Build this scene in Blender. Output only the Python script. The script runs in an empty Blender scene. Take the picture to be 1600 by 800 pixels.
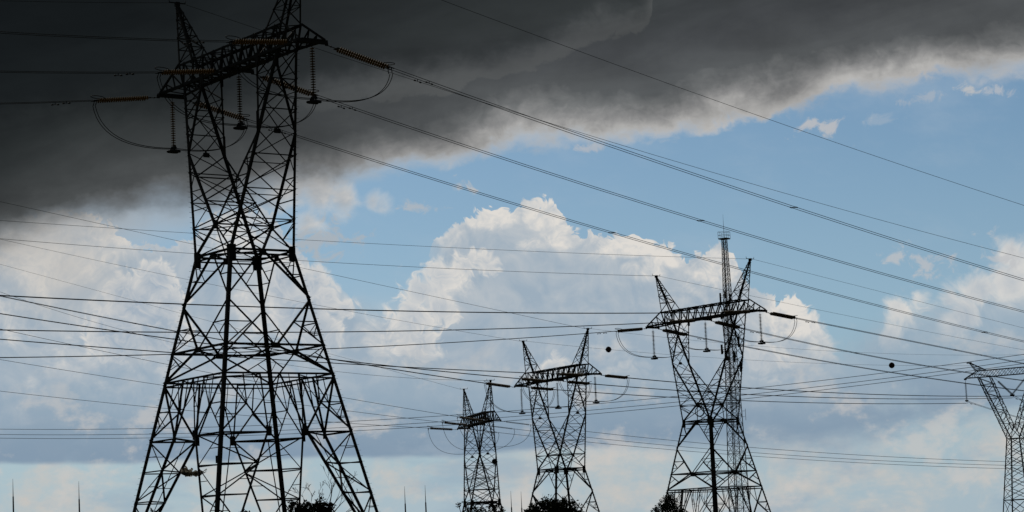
import bpy, math, random
from math import sin, cos, tan, pi, radians, sqrt, exp
from mathutils import Vector, Matrix

rnd = random.Random(7)
SC = bpy.context.scene
COL = SC.collection

# ------------------------------------------------------------------ camera
FOC = 3798.0                      # focal length in photo pixels (photo 1600 wide)
PITCH, ROLL, CAMZ = radians(7.33), radians(2.625), 1.7
FWD = Vector((0, cos(PITCH), sin(PITCH)))
_r = Vector((1, 0, 0)); _u = _r.cross(FWD)
RIGHT = _r*cos(ROLL) - _u*sin(ROLL)
UPV = _u*cos(ROLL) + _r*sin(ROLL)
cam_d = bpy.data.cameras.new('camera')
cam_d.sensor_width = 36.0
cam_d.lens = 36.0*FOC/1600.0
cam_d.clip_start = 0.5
cam_d.clip_end = 40000
cam = bpy.data.objects.new('camera', cam_d); COL.objects.link(cam)
cam.matrix_world = Matrix(((RIGHT.x, UPV.x, -FWD.x, 0), (RIGHT.y, UPV.y, -FWD.y, 0),
                           (RIGHT.z, UPV.z, -FWD.z, CAMZ), (0, 0, 0, 1)))
SC.camera = cam
SC.view_settings.view_transform = 'Standard'
SC.view_settings.look = 'None'
SC.view_settings.gamma = 1
SC.view_settings.exposure = 0.0
SC.view_settings.use_curve_mapping = False

EYE = Vector((0, 0, CAMZ))
def ray(x, y):                    # direction through a photo pixel, per metre of northing
    v = FWD + RIGHT*((x-800)/FOC) - UPV*((y-400)/FOC)
    return v/v.y
def at(x, y, Y):
    return EYE + ray(x, y)*Y
def uv(x, y):                     # sky coordinates of a photo direction (tangents from due north)
    v = ray(x, y)
    return 37.98*v.x, 37.98*v.z

def lin(c):
    return tuple(((v/255)/12.92 if v <= 10 else (((v/255)+0.055)/1.055)**2.4) for v in c)

# ------------------------------------------------------------------ sun
SUN_AZ, SUN_EL = radians(-30), radians(38)     # ahead of the camera and to the left, behind the storm cloud
sd = bpy.data.lights.new('sun', 'SUN'); sd.energy = 0.55; sd.angle = radians(10); sd.color = (1, 0.93, 0.82)
so = bpy.data.objects.new('sun', sd); COL.objects.link(so)
sdir = Vector((sin(SUN_AZ)*cos(SUN_EL), cos(SUN_AZ)*cos(SUN_EL), sin(SUN_EL)))
so.rotation_euler = sdir.to_track_quat('Z', 'Y').to_euler()
so.location = (0, 0, 200)

# ------------------------------------------------------------------ world: sky with procedural clouds
W = bpy.data.worlds.new('World'); SC.world = W; W.use_nodes = True
NT = W.node_tree; NT.nodes.clear()
W.cycles.sampling_method = 'MANUAL'; W.cycles.sample_map_resolution = 512
class E:
    def __init__(s, k): s.k = k
    def __add__(a, b): return mth('ADD', a, b)
    __radd__ = __add__
    def __sub__(a, b): return mth('SUBTRACT', a, b)
    def __rsub__(a, b): return mth('SUBTRACT', b, a)
    def __mul__(a, b): return mth('MULTIPLY', a, b)
    __rmul__ = __mul__
    def __truediv__(a, b): return mth('DIVIDE', a, b)
    def __neg__(a): return mth('MULTIPLY', a, -1.0)
def put(sock, v):
    if isinstance(v, E): NT.links.new(v.k, sock)
    elif isinstance(v, (int, float)): sock.default_value = v
    else: sock.default_value = tuple(v) + ((1,) if len(v) == 3 and len(sock.default_value) == 4 else ())
def mth(op, a, b=None, c=None, clamp=False):
    n = NT.nodes.new('ShaderNodeMath'); n.operation = op; n.use_clamp = clamp
    put(n.inputs[0], a)
    if b is not None: put(n.inputs[1], b)
    if c is not None: put(n.inputs[2], c)
    return E(n.outputs[0])
def mx(a, b): return mth('MAXIMUM', a, b)
def mn(a, b): return mth('MINIMUM', a, b)
def sat(a): return mth('ADD', a, 0.0, clamp=True)
def step(x, lo, hi, t0=0.0, t1=1.0):
    n = NT.nodes.new('ShaderNodeMapRange'); n.interpolation_type = 'SMOOTHSTEP'; n.clamp = True
    put(n.inputs[0], x); put(n.inputs[1], lo); put(n.inputs[2], hi); put(n.inputs[3], t0); put(n.inputs[4], t1)
    return E(n.outputs[0])
def vec(x, y, z=0.0):             # z: a different patch of the pattern
    n = NT.nodes.new('ShaderNodeCombineXYZ'); put(n.inputs[0], x + z*7.31); put(n.inputs[1], y + z*3.77)
    return E(n.outputs[0])
def noise(v, scale, detail=6, rough=0.55, lac=2.0, dist=0.0):
    n = NT.nodes.new('ShaderNodeTexNoise'); n.noise_dimensions = '2D'
    put(n.inputs['Vector'], v); put(n.inputs['Scale'], scale); put(n.inputs['Detail'], detail)
    put(n.inputs['Roughness'], rough); put(n.inputs['Lacunarity'], lac); put(n.inputs['Distortion'], dist)
    return E(n.outputs[0])
def billow(v, scale, detail=2.5, rough=0.5):
    n = NT.nodes.new('ShaderNodeTexVoronoi'); n.voronoi_dimensions = '2D'; n.feature = 'F1'; n.normalize = True
    put(n.inputs['Vector'], v); put(n.inputs['Scale'], scale); put(n.inputs['Detail'], detail)
    put(n.inputs['Roughness'], rough); put(n.inputs['Lacunarity'], 2.2)
    return 1.0 - E(n.outputs['Distance'])
def mixc(f, a, b):
    n = NT.nodes.new('ShaderNodeMix'); n.data_type = 'RGBA'; n.clamp_factor = True
    put(n.inputs[0], f); put(n.inputs[6], a); put(n.inputs[7], b)
    return E(n.outputs[2])
def mulc(a, b):
    n = NT.nodes.new('ShaderNodeMix'); n.data_type = 'RGBA'; n.blend_type = 'MULTIPLY'
    n.inputs[0].default_value = 1.0; put(n.inputs[6], a); put(n.inputs[7], b)
    return E(n.outputs[2])
def ramp(f, stops, interp='LINEAR'):
    n = NT.nodes.new('ShaderNodeValToRGB'); n.color_ramp.interpolation = interp
    el = n.color_ramp.elements
    while len(el) < len(stops): el.new(0.5)
    for e, (p, c) in zip(el, stops):
        e.position = p; e.color = (*lin(c), 1)
    put(n.inputs[0], f)
    return E(n.outputs[0])
def curve(u, pts):                # piecewise function of U given by photo directions (x, y) -> V
    n = NT.nodes.new('ShaderNodeFloatCurve')
    c = n.mapping.curves[0]
    q = sorted(uv(*p) for p in pts)
    q = [((a+10)/20, b/10) for a, b in q]
    while len(c.points) < len(q): c.points.new(0.5, 0.5)
    for p, (a, b) in zip(c.points, q):
        p.location = (a, b); p.handle_type = 'AUTO_CLAMPED'
    n.mapping.use_clip = False
    n.mapping.extend = 'HORIZONTAL'
    n.mapping.update()
    put(n.inputs['Value'], (u + 10.0)/20.0)
    return E(n.outputs[0])*10.0

tc = NT.nodes.new('ShaderNodeTexCoord')
sp = NT.nodes.new('ShaderNodeSeparateXYZ'); NT.links.new(tc.outputs['Generated'], sp.inputs[0])
DX, DY, DZ = (E(sp.outputs[i]) for i in range(3))
yy = mx(DY, 0.08)
U = DX/yy*37.98
V = DZ/yy*37.98

# 1 clear blue between the clouds
sk = NT.nodes.new('ShaderNodeTexSky'); sk.sky_type = 'NISHITA'; sk.sun_disc = False
sk.sun_elevation = SUN_EL; sk.sun_rotation = SUN_AZ; sk.altitude = 900; sk.air_density = 1.0; sk.dust_density = 0.6; sk.ozone_density = 2.5
STR = 0.1
def K(c): return tuple(v/STR for v in lin(c))
def scl(a): 
    n = NT.nodes.new('ShaderNodeMix'); n.data_type = 'RGBA'; n.blend_type = 'MULTIPLY'
    n.inputs[0].default_value = 1.0; put(n.inputs[6], a); n.inputs[7].default_value = (1/STR,)*3 + (1,)
    return E(n.outputs[2])
sky = E(sk.outputs[0])
sky = mulc(sky, (0.545, 0.615, 0.62))
# pale air towards the horizon
sky = mixc(step(V, 3.6, 0.6, 0.0, 0.75), sky, K((170, 185, 194)))
sky = mixc(step(V, 6.8, 3.0, 0.0, 0.35), sky, K((150, 178, 202)))

vl = noise(vec(U*0.55 + V*0.2, V*1.1, 91.0), 0.6, 7, 0.62)
sky = mixc(step(vl, 0.45, 0.80)*0.25, sky, K((176, 190, 203)))
# 2 thin low cloud near the horizon
Ps = vec(U*0.75, V*1.15, 3.1)
lowN = noise(Ps, 0.9, 7, 0.58, 2.1, 0.3)
low = step(lowN, 0.38, 0.60)*step(V, 2.9, 1.6)
lowT = noise(vec(U, V*1.5, 15.0), 2.4, 6, 0.62)
sky = mixc(sat(low*(0.55 + (lowT - 0.5)*1.8)), sky, K((196, 194, 190)))
lowB = noise(vec(U*0.5, V*1.4, 8.0), 0.8, 5, 0.55)
sky = mixc(step(lowB, 0.5, 0.68)*step(V, 3.0, 1.8)*0.5, sky, K((146, 168, 186)))

LX, LY = 0.35, 0.65               # towards the sun, across the sky
def noise3(v, scale, detail):
    n = NT.nodes.new('ShaderNodeTexNoise'); n.noise_dimensions = '2D'; put(n.inputs['Vector'], v); put(n.inputs['Scale'], scale); put(n.inputs['Detail'], detail)
    q = NT.nodes.new('ShaderNodeSeparateColor'); NT.links.new(n.outputs['Color'], q.inputs[0])
    return E(q.outputs[0]), E(q.outputs[1])
def heap_texture(seed, size):
    # billowing relief of a heaped cloud: (height here, difference towards the sun, fine noise, broad noise)
    w, wv = noise3(vec(U, V, seed), 0.8*size, 2.0)
    wu, wv = U + (w - 0.5)*0.9, V + (wv - 0.5)*0.9
    def field(ou, ov):
        q2 = vec(wu + ou, wv + ov, seed)
        return billow(q2, 1.15*size, 3.0, 0.5), noise(q2, 1.5*size, 6, 0.6)
    b0, f0 = field(0, 0)
    b1, f1 = field(LX*0.2/size, LY*0.2/size)
    big = noise(vec(U*0.8, V*0.8, seed + 4.0), 0.7, 2, 0.5)
    return (b0 - 0.62) + (f0 - 0.5), (b0 - b1)*2.2 + (f0 - f1)*2.4, f0, big
TA, TB = heap_texture(2.0, 1.0), heap_texture(7.3, 2.4)
def smax(a, b, k):
    n = NT.nodes.new('ShaderNodeMath'); n.operation = 'SMOOTH_MAX'
    put(n.inputs[0], a); put(n.inputs[1], b); put(n.inputs[2], k)
    return E(n.outputs[0])
def dist(x, y, asp=1.0):
    u0, v0 = uv(x, y)
    du, dv = U - u0, (V - v0)*asp
    return mth('SQRT', du*du + dv*dv)
def glow(q):                      # where sunlight reaches the cloud: x, y, radius, height/width, strength
    tot = soft = None
    for x, y, r, asp, st in q:
        d_ = dist(x, y, 1.0/asp)
        g = step(d_, r/100.0, r/260.0)*st
        h_ = step(d_, r/50.0, 0.0)*st
        tot = g if tot is None else mx(tot, g)
        soft = h_ if soft is None else smax(soft, h_, 0.25)
    return tot, soft
LIT, SHADE = (222, 218, 212), (156, 173, 188)
tA, slA, fA, bigA = TA
tB, slB, fB, bigB = TB
edgeV = curve(U, [(-300, 722), (0, 722), (200, 722), (450, 716), (700, 712), (900, 700), (1100, 694), (1200, 690), (1350, 676), (1500, 640), (1700, 620)])
bq = noise(vec(U*0.6, V*1.2, 71.0), 0.9, 6, 0.6)
hq = step(U, 4.2, 0.5)
foot = step(V - edgeV + tA*0.12 + (bq - 0.5)*(1.0 - hq)*0.9, -0.06 - (1.0 - hq)*0.5, 0.10 + (1.0 - hq)*0.5)
# 3 the great bank of heaped cloud, far off
bank = [(-300, 340), (-100, 345), (60, 335), (150, 340), (215, 385), (285, 385), (330, 340), (400, 330), (455, 385), (520, 440),
        (580, 465), (630, 445), (664, 420), (680, 375), (700, 350), (740, 335), (770, 325), (800, 330), (820, 318), (845, 312), (868, 322), (880, 342), (905, 362),
        (960, 372), (1005, 368), (1050, 388), (1088, 402), (1128, 385), (1165, 440), (1205, 468), (1255, 478), (1290, 508),
        (1318, 540), (1345, 520), (1378, 480), (1420, 452), (1500, 438), (1560, 410), (1620, 395), (1750, 370)]
lit1, lit2 = glow([(170, 520, 170, .6, .35), (110, 600, 120, .5, .3), (600, 520, 60, 1.3, .45), (690, 440, 70, .8, .6), (940, 560, 120, .4, .3),
        (765, 335, 70, 0.5, .8), (850, 330, 50, 0.8, .9), (890, 370, 60, .5, .8), (700, 365, 40, .8, .5), (985, 385, 70, .4, .9), (1050, 400, 55, .5, .9), (1120, 420, 70, .6, .75),
        (1010, 420, 60, .5, .55), (830, 385, 40, .5, .5), (1240, 495, 75, .6, 1.0), (1290, 540, 40, 1.1, .8), (1210, 570, 60, .8, .45), (1000, 330, 30, 1, .2),
        (80, 400, 150, .5, .75), (180, 350, 130, .4, .7), (30, 500, 120, .6, .35), (370, 360, 70, .8, .55), (440, 420, 60, .8, .5), (400, 480, 60, 1.2, .5),
        (1430, 470, 70, .4, .8), (1540, 450, 90, .4, .8), (1590, 400, 60, .8, .9), (1400, 520, 60, .6, .35), (1480, 600, 60, 1.0, .45), (1090, 480, 90, .8, .3)])
D = curve(U, bank) - V + tB*0.44 + tA*0.16
rs = step(U, 4.3, 5.6)            # thinner and softer on the right
a = step(D, 0.0, 0.07 + rs*0.6)*step(dist(600, 410, 1.0), 0.5, 1.1)*foot*(1.0 - rs*0.25)
crisp = step(lit1 + tB*0.55 + tA*0.5 + slA*0.2 - step(lit1, 0.25, 0.0)*0.4, 0.20, 1.0)
L = sat(lit2*(0.50 + tA*0.35 + slA*0.30) + crisp*(0.40 + slB*0.30) + step(D, 0.16, 0.0)*0.20 + slA*0.12 + (bigA - 0.5)*0.35 + (fA - 0.5)*0.25)
sky = mixc(a, sky, mixc(L, K(SHADE), K(LIT)))
def heads(sky, tex, q, amp, soft, low, bias=0.25, fill=1.0, shade=(161, 175, 189)):
    # rounded heads of cloud standing in front of the bank; `low` lets their feet dissolve
    t, sl, f, big = tex
    D = None
    for x, y, r in q:
        g = r/100.0 - dist(x, y)
        D = g if D is None else smax(D, g, 0.12)
    D = D + t*amp
    u0, v0 = uv(q[0][0], low)
    a = step(D, 0.0, soft)*step(V + (f - 0.5)*1.2, v0 - 0.5, v0 + 0.6)*foot
    L = sat(bias - 0.06 + sl*0.38 + t*0.35 + step(D, 0.36, 0.0)*0.62 + (big - 0.5)*0.6)
    return mixc(a*fill, sky, mixc(L, K(shade), K(LIT)))
sky = heads(sky, TB, [(660, 455, 36), (690, 430, 30), (725, 415, 26), (760, 412, 22), (640, 500, 40), (690, 480, 34), (650, 540, 40)], 0.5, 0.2, 560, bias=0.5, fill=0.9)
sky = heads(sky, TB, [(192, 455, 34), (215, 480, 40), (242, 440, 40), (262, 475, 34), (250, 520, 50), (180, 520, 50), (270, 560, 30)], 0.30, 0.12, 560, bias=0.22, fill=0.9)
sky = heads(sky, TB, [(488, 445, 34), (512, 465, 30), (470, 490, 50), (540, 482, 24), (500, 520, 40), (440, 440, 40)], 0.32, 0.14, 540, bias=0.25, fill=0.85)
sky = heads(sky, TB, [(868, 578, 26), (895, 590, 22), (850, 600, 24), (880, 620, 40)], 0.32, 0.16, 610, bias=0.35, fill=0.85)
sky = heads(sky, TB, [(975, 585, 22), (1000, 590, 26), (1030, 600, 24), (1000, 630, 40), (1190, 560, 36), (1180, 610, 34)], 0.4, 0.25, 620, bias=0.3, fill=0.7)
sky = heads(sky, TA, [(100, 600, 36), (140, 585, 30), (70, 640, 40), (210, 650, 30), (200, 600, 26)], 0.6, 0.4, 650, bias=0.35, fill=0.6)
sky = heads(sky, TA, [(1500, 590, 36), (1480, 620, 30), (1440, 650, 30), (1530, 560, 26), (1570, 540, 22)], 0.6, 0.35, 640, bias=0.35, fill=0.7)

sky = heads(sky, TA, [(1400, 480, 22), (1440, 465, 24), (1480, 470, 26), (1530, 452, 32), (1580, 438, 36), (1600, 405, 30), (1575, 395, 20), (1640, 400, 40), (1500, 500, 40), (1390, 530, 24)], 0.6, 0.28, 545, bias=0.55, fill=0.9)
sky = heads(sky, TA, [(495, 300, 42), (540, 312, 38), (582, 314, 26), (480, 345, 28), (460, 300, 40)], 0.5, 0.4, 395, bias=0.3, fill=0.9, shade=(168, 171, 174))
fog = mx(step(dist(60, 385, 1.4), 2.3, 0.4), step(dist(200, 345, 2.2), 1.5, 0.2)*0.8)
sky = mixc(fog*(0.55 + (bigA - 0.5)*0.8), sky, K((182, 181, 179)))

# 4 flat slate-blue layer under the heaps, with a level lower edge
en = noise(vec(U*0.5, V*1.6, 5.0), 1.1, 5, 0.55)
hgt = V - edgeV + (en - 0.5)*0.22
hard = step(U, 4.2, 0.5)          # level and sharp-edged on the left, breaking up to the right
brk = noise(vec(U*0.6, V*1.2, 71.0), 0.9, 6, 0.6)
hgt = hgt + (brk - 0.5)*(1.0 - hard)*0.9
slate = step(hgt, -0.30 + hard*0.25, 0.28 - hard*0.22)*step(brk, 0.22, 0.52, 0.45, 1.0)*step(hgt + (noise(vec(U, V*1.3, 12.0), 0.55, 6, 0.58) - 0.5)*2.2, 1.9, 0.25)
sky = mixc(slate*0.88, sky, mixc(step(hgt, 0.0, 1.2), K((127, 149, 170)), K((146, 167, 184))))
# pale broken cloud lit under and above the slate layer
pf = noise(vec(U*0.8, V*1.2, 21.0), 1.2, 8, 0.6)
sky = mixc(step(pf, 0.52, 0.70)*step(V, 4.2, 2.4)*0.55, sky, K((204, 199, 194)))

# 5 small ragged scraps of cloud in the blue
SN = noise(vec(U, V*1.2, 60.0), 2.6, 7, 0.66, 2.0, 0.4)
def scrap(sky, x, y, w, h, c, a=0.9, s=2.2):
    u0, v0 = uv(x, y)
    du, dv = (U - u0)/(w/100.0), (V - v0)/(h/100.0)
    r = mth('SQRT', du*du + dv*dv)
    return mixc(step(1.0 - r + (SN - 0.5)*5.0, 0.1, 1.1)*a, sky, K(c))
for q in ((500, 372, 60, 40, (176, 178, 180), 0.7), (655, 322, 45, 14, (176, 182, 188), 0.75), (716, 296, 24, 14, (186, 188, 190)),
          (1288, 199, 46, 24, (184, 186, 190)), (1512, 138, 20, 12, (186, 188, 190)), (1562, 143, 26, 10, (178, 184, 192), 0.8), (930, 229, 22, 9, (176, 182, 190), 0.8),
          (1402, 402, 26, 22, (186, 190, 194), 0.8), (1448, 414, 40, 26, (184, 188, 193), 0.8), (1575, 400, 40, 36, (190, 192, 195), 0.8),
          (1445, 150, 40, 12, (170, 178, 188), 0.6), (1380, 190, 40, 12, (160, 176, 192), 0.5)):
    sky = scrap(sky, *q)

# 6 the storm cloud overhead, its lower edge slanting up to the right
ecur = curve(U, [(-400, 470), (-100, 440), (0, 412), (60, 380), (130, 352), (220, 338), (320, 330), (410, 318), (480, 300), (560, 276), (640, 258), (720, 244),
        (800, 228), (900, 220), (1000, 214), (1100, 194), (1200, 176), (1260, 160), (1330, 142), (1400, 132), (1480, 120), (1560, 110), (1750, 92)])
sn = noise(vec(U*0.7, V*1.1, 31.0), 0.8, 5, 0.55)
sf = noise(vec(U*0.8, V*1.2, 37.0), 2.2, 6, 0.6)
left = step(U, -1.2, -5.0)        # the edge is blurred on the left, ragged and crisp on the right
d = V - ecur + (sn - 0.5)*0.75 + (sf - 0.5)*0.22 + tB*(0.16 - left*0.16) + tA*(0.22 - left*0.16)
# a second, lower deck of it reaching in from the upper left
deck = V - curve(U, [(-400, 240), (0, 215), (300, 190), (480, 170), (620, 150), (720, 128), (800, 112), (870, 92), (910, 66), (960, 58), (1006, 44), (1018, 20), (1030, -60), (1200, -200)])
deck = deck + (sn - 0.5)*0.5 + (sf - 0.5)*0.35 + tB*0.15
dl = step(U, 1.8, -6.5)           # darker towards the left, where the cloud is thickest
sc_ = ramp(sat(d/4.0), [(0.0, (196, 194, 192)), (0.05, (174, 173, 171)), (0.10, (138, 138, 138)), (0.15, (106, 108, 109)), (0.21, (82, 85, 87)), (0.38, (70, 73, 76)),
        (0.55, (62, 66, 68)), (1.0, (44, 48, 50))])
scd = ramp(sat(d/4.0), [(0.0, (164, 163, 161)), (0.06, (112, 113, 113)), (0.14, (74, 77, 78)), (0.25, (58, 61, 62)), (0.42, (45, 49, 50)),
        (0.6, (34, 38, 40)), (0.8, (25, 29, 31)), (1.0, (20, 24, 26))])
scol = mixc(dl, sc_, scd)
scol = mixc(step(deck, 0.1, 0.7)*0.6, scol, mixc(dl, lin((44, 48, 49)), lin((20, 24, 26))))
scol = mixc(step(deck, -0.04, 0.03)*step(deck, 0.55, 0.05)*step(U, -4.5, -0.5)*0.5, scol, lin((88, 90, 90)))
va = noise(vec(U*0.35, V*0.9, 44.0), 1.0, 5, 0.55)
fold = noise(vec(U*0.30, V*1.5 - U*0.33, 83.0), 0.9, 6, 0.58, 2.0, 0.6)
scol = mulc(scol, mixc(step(fold, 0.3, 0.7), (0.92, 0.92, 0.925), (1.08, 1.08, 1.075)))
scol = mulc(scol, mixc(va, (0.62, 0.62, 0.62), (1.38, 1.38, 1.38)))
wisp = noise(vec(U*0.45, V*0.9, 52.0), 0.7, 3, 0.5)
softE = step(wisp, 0.40, 0.66)*0.16
sky = mixc(step(d, -0.03 - left*0.32 - softE, 0.12 + left*0.43 + softE), sky, scl(scol))
# overhead, behind and to the sides: the same storm
sky = mixc(step(V, 7.5, 14.0), sky, K((24, 28, 30)))
sky = mixc(step(DY, 0.75, 0.35), sky, K((40, 45, 48)))
sky = mixc(step(DZ, 0.0, -0.02), sky, K((30, 34, 30)))

bg = NT.nodes.new('ShaderNodeBackground'); bg.inputs['Strength'].default_value = STR
NT.links.new(sky.k, bg.inputs['Color'])
wo = NT.nodes.new('ShaderNodeOutputWorld'); NT.links.new(bg.outputs[0], wo.inputs[0])

# ------------------------------------------------------------------ materials
def material(name, base, rough=0.6, metal=0.0, var=0.25, scale=3.0, spec=0.3, transl=None, bump=0.0):
    m = bpy.data.materials.new(name); m.use_nodes = True
    nt = m.node_tree; b = nt.nodes['Principled BSDF']
    b.inputs['Roughness'].default_value = rough; b.inputs['Metallic'].default_value = metal
    b.inputs['Specular IOR Level'].default_value = spec
    t = nt.nodes.new('ShaderNodeTexCoord'); n = nt.nodes.new('ShaderNodeTexNoise')
    n.inputs['Scale'].default_value = scale; n.inputs['Detail'].default_value = 6; n.inputs['Roughness'].default_value = 0.65
    nt.links.new(t.outputs['Object'], n.inputs['Vector'])
    r = nt.nodes.new('ShaderNodeValToRGB')
    r.color_ramp.elements[0].position = 0.3; r.color_ramp.elements[1].position = 0.7
    r.color_ramp.elements[0].color = tuple(c*(1-var) for c in base) + (1,)
    r.color_ramp.elements[1].color = tuple(min(1, c*(1+var)) for c in base) + (1,)
    nt.links.new(n.outputs[0], r.inputs[0]); nt.links.new(r.outputs[0], b.inputs['Base Color'])
    if bump:
        bp = nt.nodes.new('ShaderNodeBump'); bp.inputs['Strength'].default_value = bump
        nt.links.new(n.outputs[0], bp.inputs['Height']); nt.links.new(bp.outputs[0], b.inputs['Normal'])
    if transl:
        tr = nt.nodes.new('ShaderNodeBsdfTranslucent'); tr.inputs['Color'].default_value = (*transl, 1)
        mx_ = nt.nodes.new('ShaderNodeMixShader'); mx_.inputs[0].default_value = 0.6
        nt.links.new(b.outputs[0], mx_.inputs[1]); nt.links.new(tr.outputs[0], mx_.inputs[2])
        nt.links.new(mx_.outputs[0], nt.nodes['Material Output'].inputs[0])
    return m
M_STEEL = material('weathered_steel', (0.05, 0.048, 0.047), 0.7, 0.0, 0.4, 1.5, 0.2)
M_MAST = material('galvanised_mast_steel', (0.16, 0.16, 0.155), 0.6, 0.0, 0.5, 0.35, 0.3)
M_WIRE = material('aluminium_strand', (0.05, 0.05, 0.05), 0.7, 0.0, 0.3, 0.5, 0.2)
M_GLASS = material('amber_glass', (0.19, 0.12, 0.04), 0.5, 0.0, 0.45, 5.0, 0.25, transl=(0.40, 0.29, 0.10))
M_PORC = material('brown_porcelain', (0.24, 0.20, 0.14), 0.35, 0.0, 0.3, 6.0, 0.5, transl=(0.42, 0.36, 0.26))
M_DISC = material('dull_grey_porcelain', (0.06, 0.06, 0.055), 0.5, 0.0, 0.3, 6.0, 0.3)
M_FIT = material('fitting_steel', (0.04, 0.04, 0.042), 0.6, 0.0, 0.3, 4.0, 0.3)
M_BALL = material('marker_ball_paint', (0.06, 0.015, 0.012), 0.6, 0.0, 0.3, 3.0, 0.3)
M_LEAF = material('dark_leaf', (0.035, 0.055, 0.018), 0.7, 0.0, 0.5, 0.8, 0.2)
M_BARK = material('grey_bark', (0.07, 0.055, 0.045), 0.9, 0.0, 0.4, 3.0, 0.1, bump=0.4)
M_RAG = material('torn_plastic_film', (0.20, 0.19, 0.15), 0.6, 0.0, 0.5, 2.5, 0.3, transl=(0.7, 0.66, 0.55))
M_SOIL = material('dry_grass_slope', (0.075, 0.08, 0.035), 0.95, 0.0, 0.5, 0.12, 0.1)
M_CONC = material('concrete', (0.3, 0.29, 0.27), 0.9, 0.0, 0.2, 1.0, 0.2)

# ------------------------------------------------------------------ mesh helpers
class MB:
    def __init__(s): s.v = []; s.f = []; s.sm = []
    def add(s, vs, fs, smooth=False):
        o = len(s.v); s.v += [tuple(p) for p in vs]
        for f in fs: s.f.append(tuple(i+o for i in f)); s.sm.append(smooth)
    def prism(s, p, q, sec, e1, e2):
        n = len(sec); vs = [p + e1*a + e2*b for a, b in sec] + [q + e1*a + e2*b for a, b in sec]
        fs = [(i, (i+1) % n, n+(i+1) % n, n+i) for i in range(n)] + [tuple(range(n-1, -1, -1)), tuple(range(n, 2*n))]
        s.add(vs, fs)
    def angle(s, p, q, w, n, flip=1, e1=None):      # rolled steel angle from p to q, one leg against the plane with normal n
        p, q = Vector(p), Vector(q); ax = (q-p)
        if ax.length < 1e-4: return
        ax.normalize()
        n = Vector(n); n = n - ax*n.dot(ax)
        if n.length < 1e-3: n = ax.orthogonal()
        n.normalize()
        m = ax.cross(n)*flip if e1 is None else (Vector(e1) - ax*Vector(e1).dot(ax)).normalized()
        off = n*rnd.uniform(-0.012, 0.012)
        t = max(0.012, w*0.13)
        s.prism(p+off, q+off, [(0, 0), (w, 0), (w, t), (t, t), (t, w), (0, w)], m, n)
    def box(s, c, ax, ay, az):
        c, ax, ay, az = Vector(c), Vector(ax), Vector(ay), Vector(az)
        vs = [c + ax*i + ay*j + az*k for i in (-1, 1) for j in (-1, 1) for k in (-1, 1)]
        s.add(vs, [(0, 1, 3, 2), (4, 6, 7, 5), (0, 4, 5, 1), (2, 3, 7, 6), (0, 2, 6, 4), (1, 5, 7, 3)])
    def tube(s, pts, r, n=6, smooth=True, closed=False):
        pts = [Vector(p) for p in pts]; m = len(pts)
        rr = r if isinstance(r, (list, tuple)) else [r]*m
        vs = []; prev = None
        for i, p in enumerate(pts):
            a = pts[(i-1) % m] if (closed or i > 0) else p
            b = pts[(i+1) % m] if (closed or i < m-1) else p
            t = (b-a).normalized()
            e = (prev - t*prev.dot(t)) if prev is not None else t.orthogonal()
            if e.length < 1e-4: e = t.orthogonal()
            e.normalize(); prev = e; g = t.cross(e)
            vs += [p + (e*cos(2*pi*k/n) + g*sin(2*pi*k/n))*rr[i] for k in range(n)]
        fs = []
        for i in range(m if closed else m-1):
            j = (i+1) % m
            fs += [(i*n+k, i*n+(k+1) % n, j*n+(k+1) % n, j*n+k) for k in range(n)]
        if not closed: fs += [tuple(range(n-1, -1, -1)), tuple((m-1)*n+k for k in range(n))]
        s.add(vs, fs, smooth)
    def lathe(s, o, ax, prof, n=10, smooth=True):   # prof: (distance along axis, radius)
        o, ax = Vector(o), Vector(ax).normalized(); e = ax.orthogonal().normalized(); g = ax.cross(e)
        vs = []
        for d, r in prof: vs += [o + ax*d + (e*cos(2*pi*k/n) + g*sin(2*pi*k/n))*r for k in range(n)]
        fs = [(i*n+k, i*n+(k+1) % n, (i+1)*n+(k+1) % n, (i+1)*n+k) for i in range(len(prof)-1) for k in range(n)]
        fs += [tuple(range(n-1, -1, -1)), tuple((len(prof)-1)*n+k for k in range(n))]
        s.add(vs, fs, smooth)
    def build(s, name, mat, parent=None):
        me = bpy.data.meshes.new(name); me.from_pydata(s.v, [], s.f)
        me.polygons.foreach_set('use_smooth', s.sm); me.materials.append(mat); me.update()
        o = bpy.data.objects.new(name, me); COL.objects.link(o)
        if parent is not None: o.parent = parent
        return o
def tag(o, label, cat, group=None, kind=None):
    o['label'] = label; o['category'] = cat
    if group: o['group'] = group
    if kind: o['kind'] = kind
    return o
def empty(name, loc, label, cat, group=None, rz=0.0):
    o = bpy.data.objects.new(name, None); COL.objects.link(o); o.location = loc; o.rotation_euler = (0, 0, rz)
    o.empty_display_size = 1
    return tag(o, label, cat, group)
KIDS = {}
def copy_tree(o, parent=None):
    c = o.copy(); COL.objects.link(c)
    if parent is not None: c.parent = parent
    for ch in [x for x in bpy.data.objects if x.parent == o]: copy_tree(ch, c)
    return c
def L3(a, b, t): return Vector(a)*(1-t) + Vector(b)*t
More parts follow.
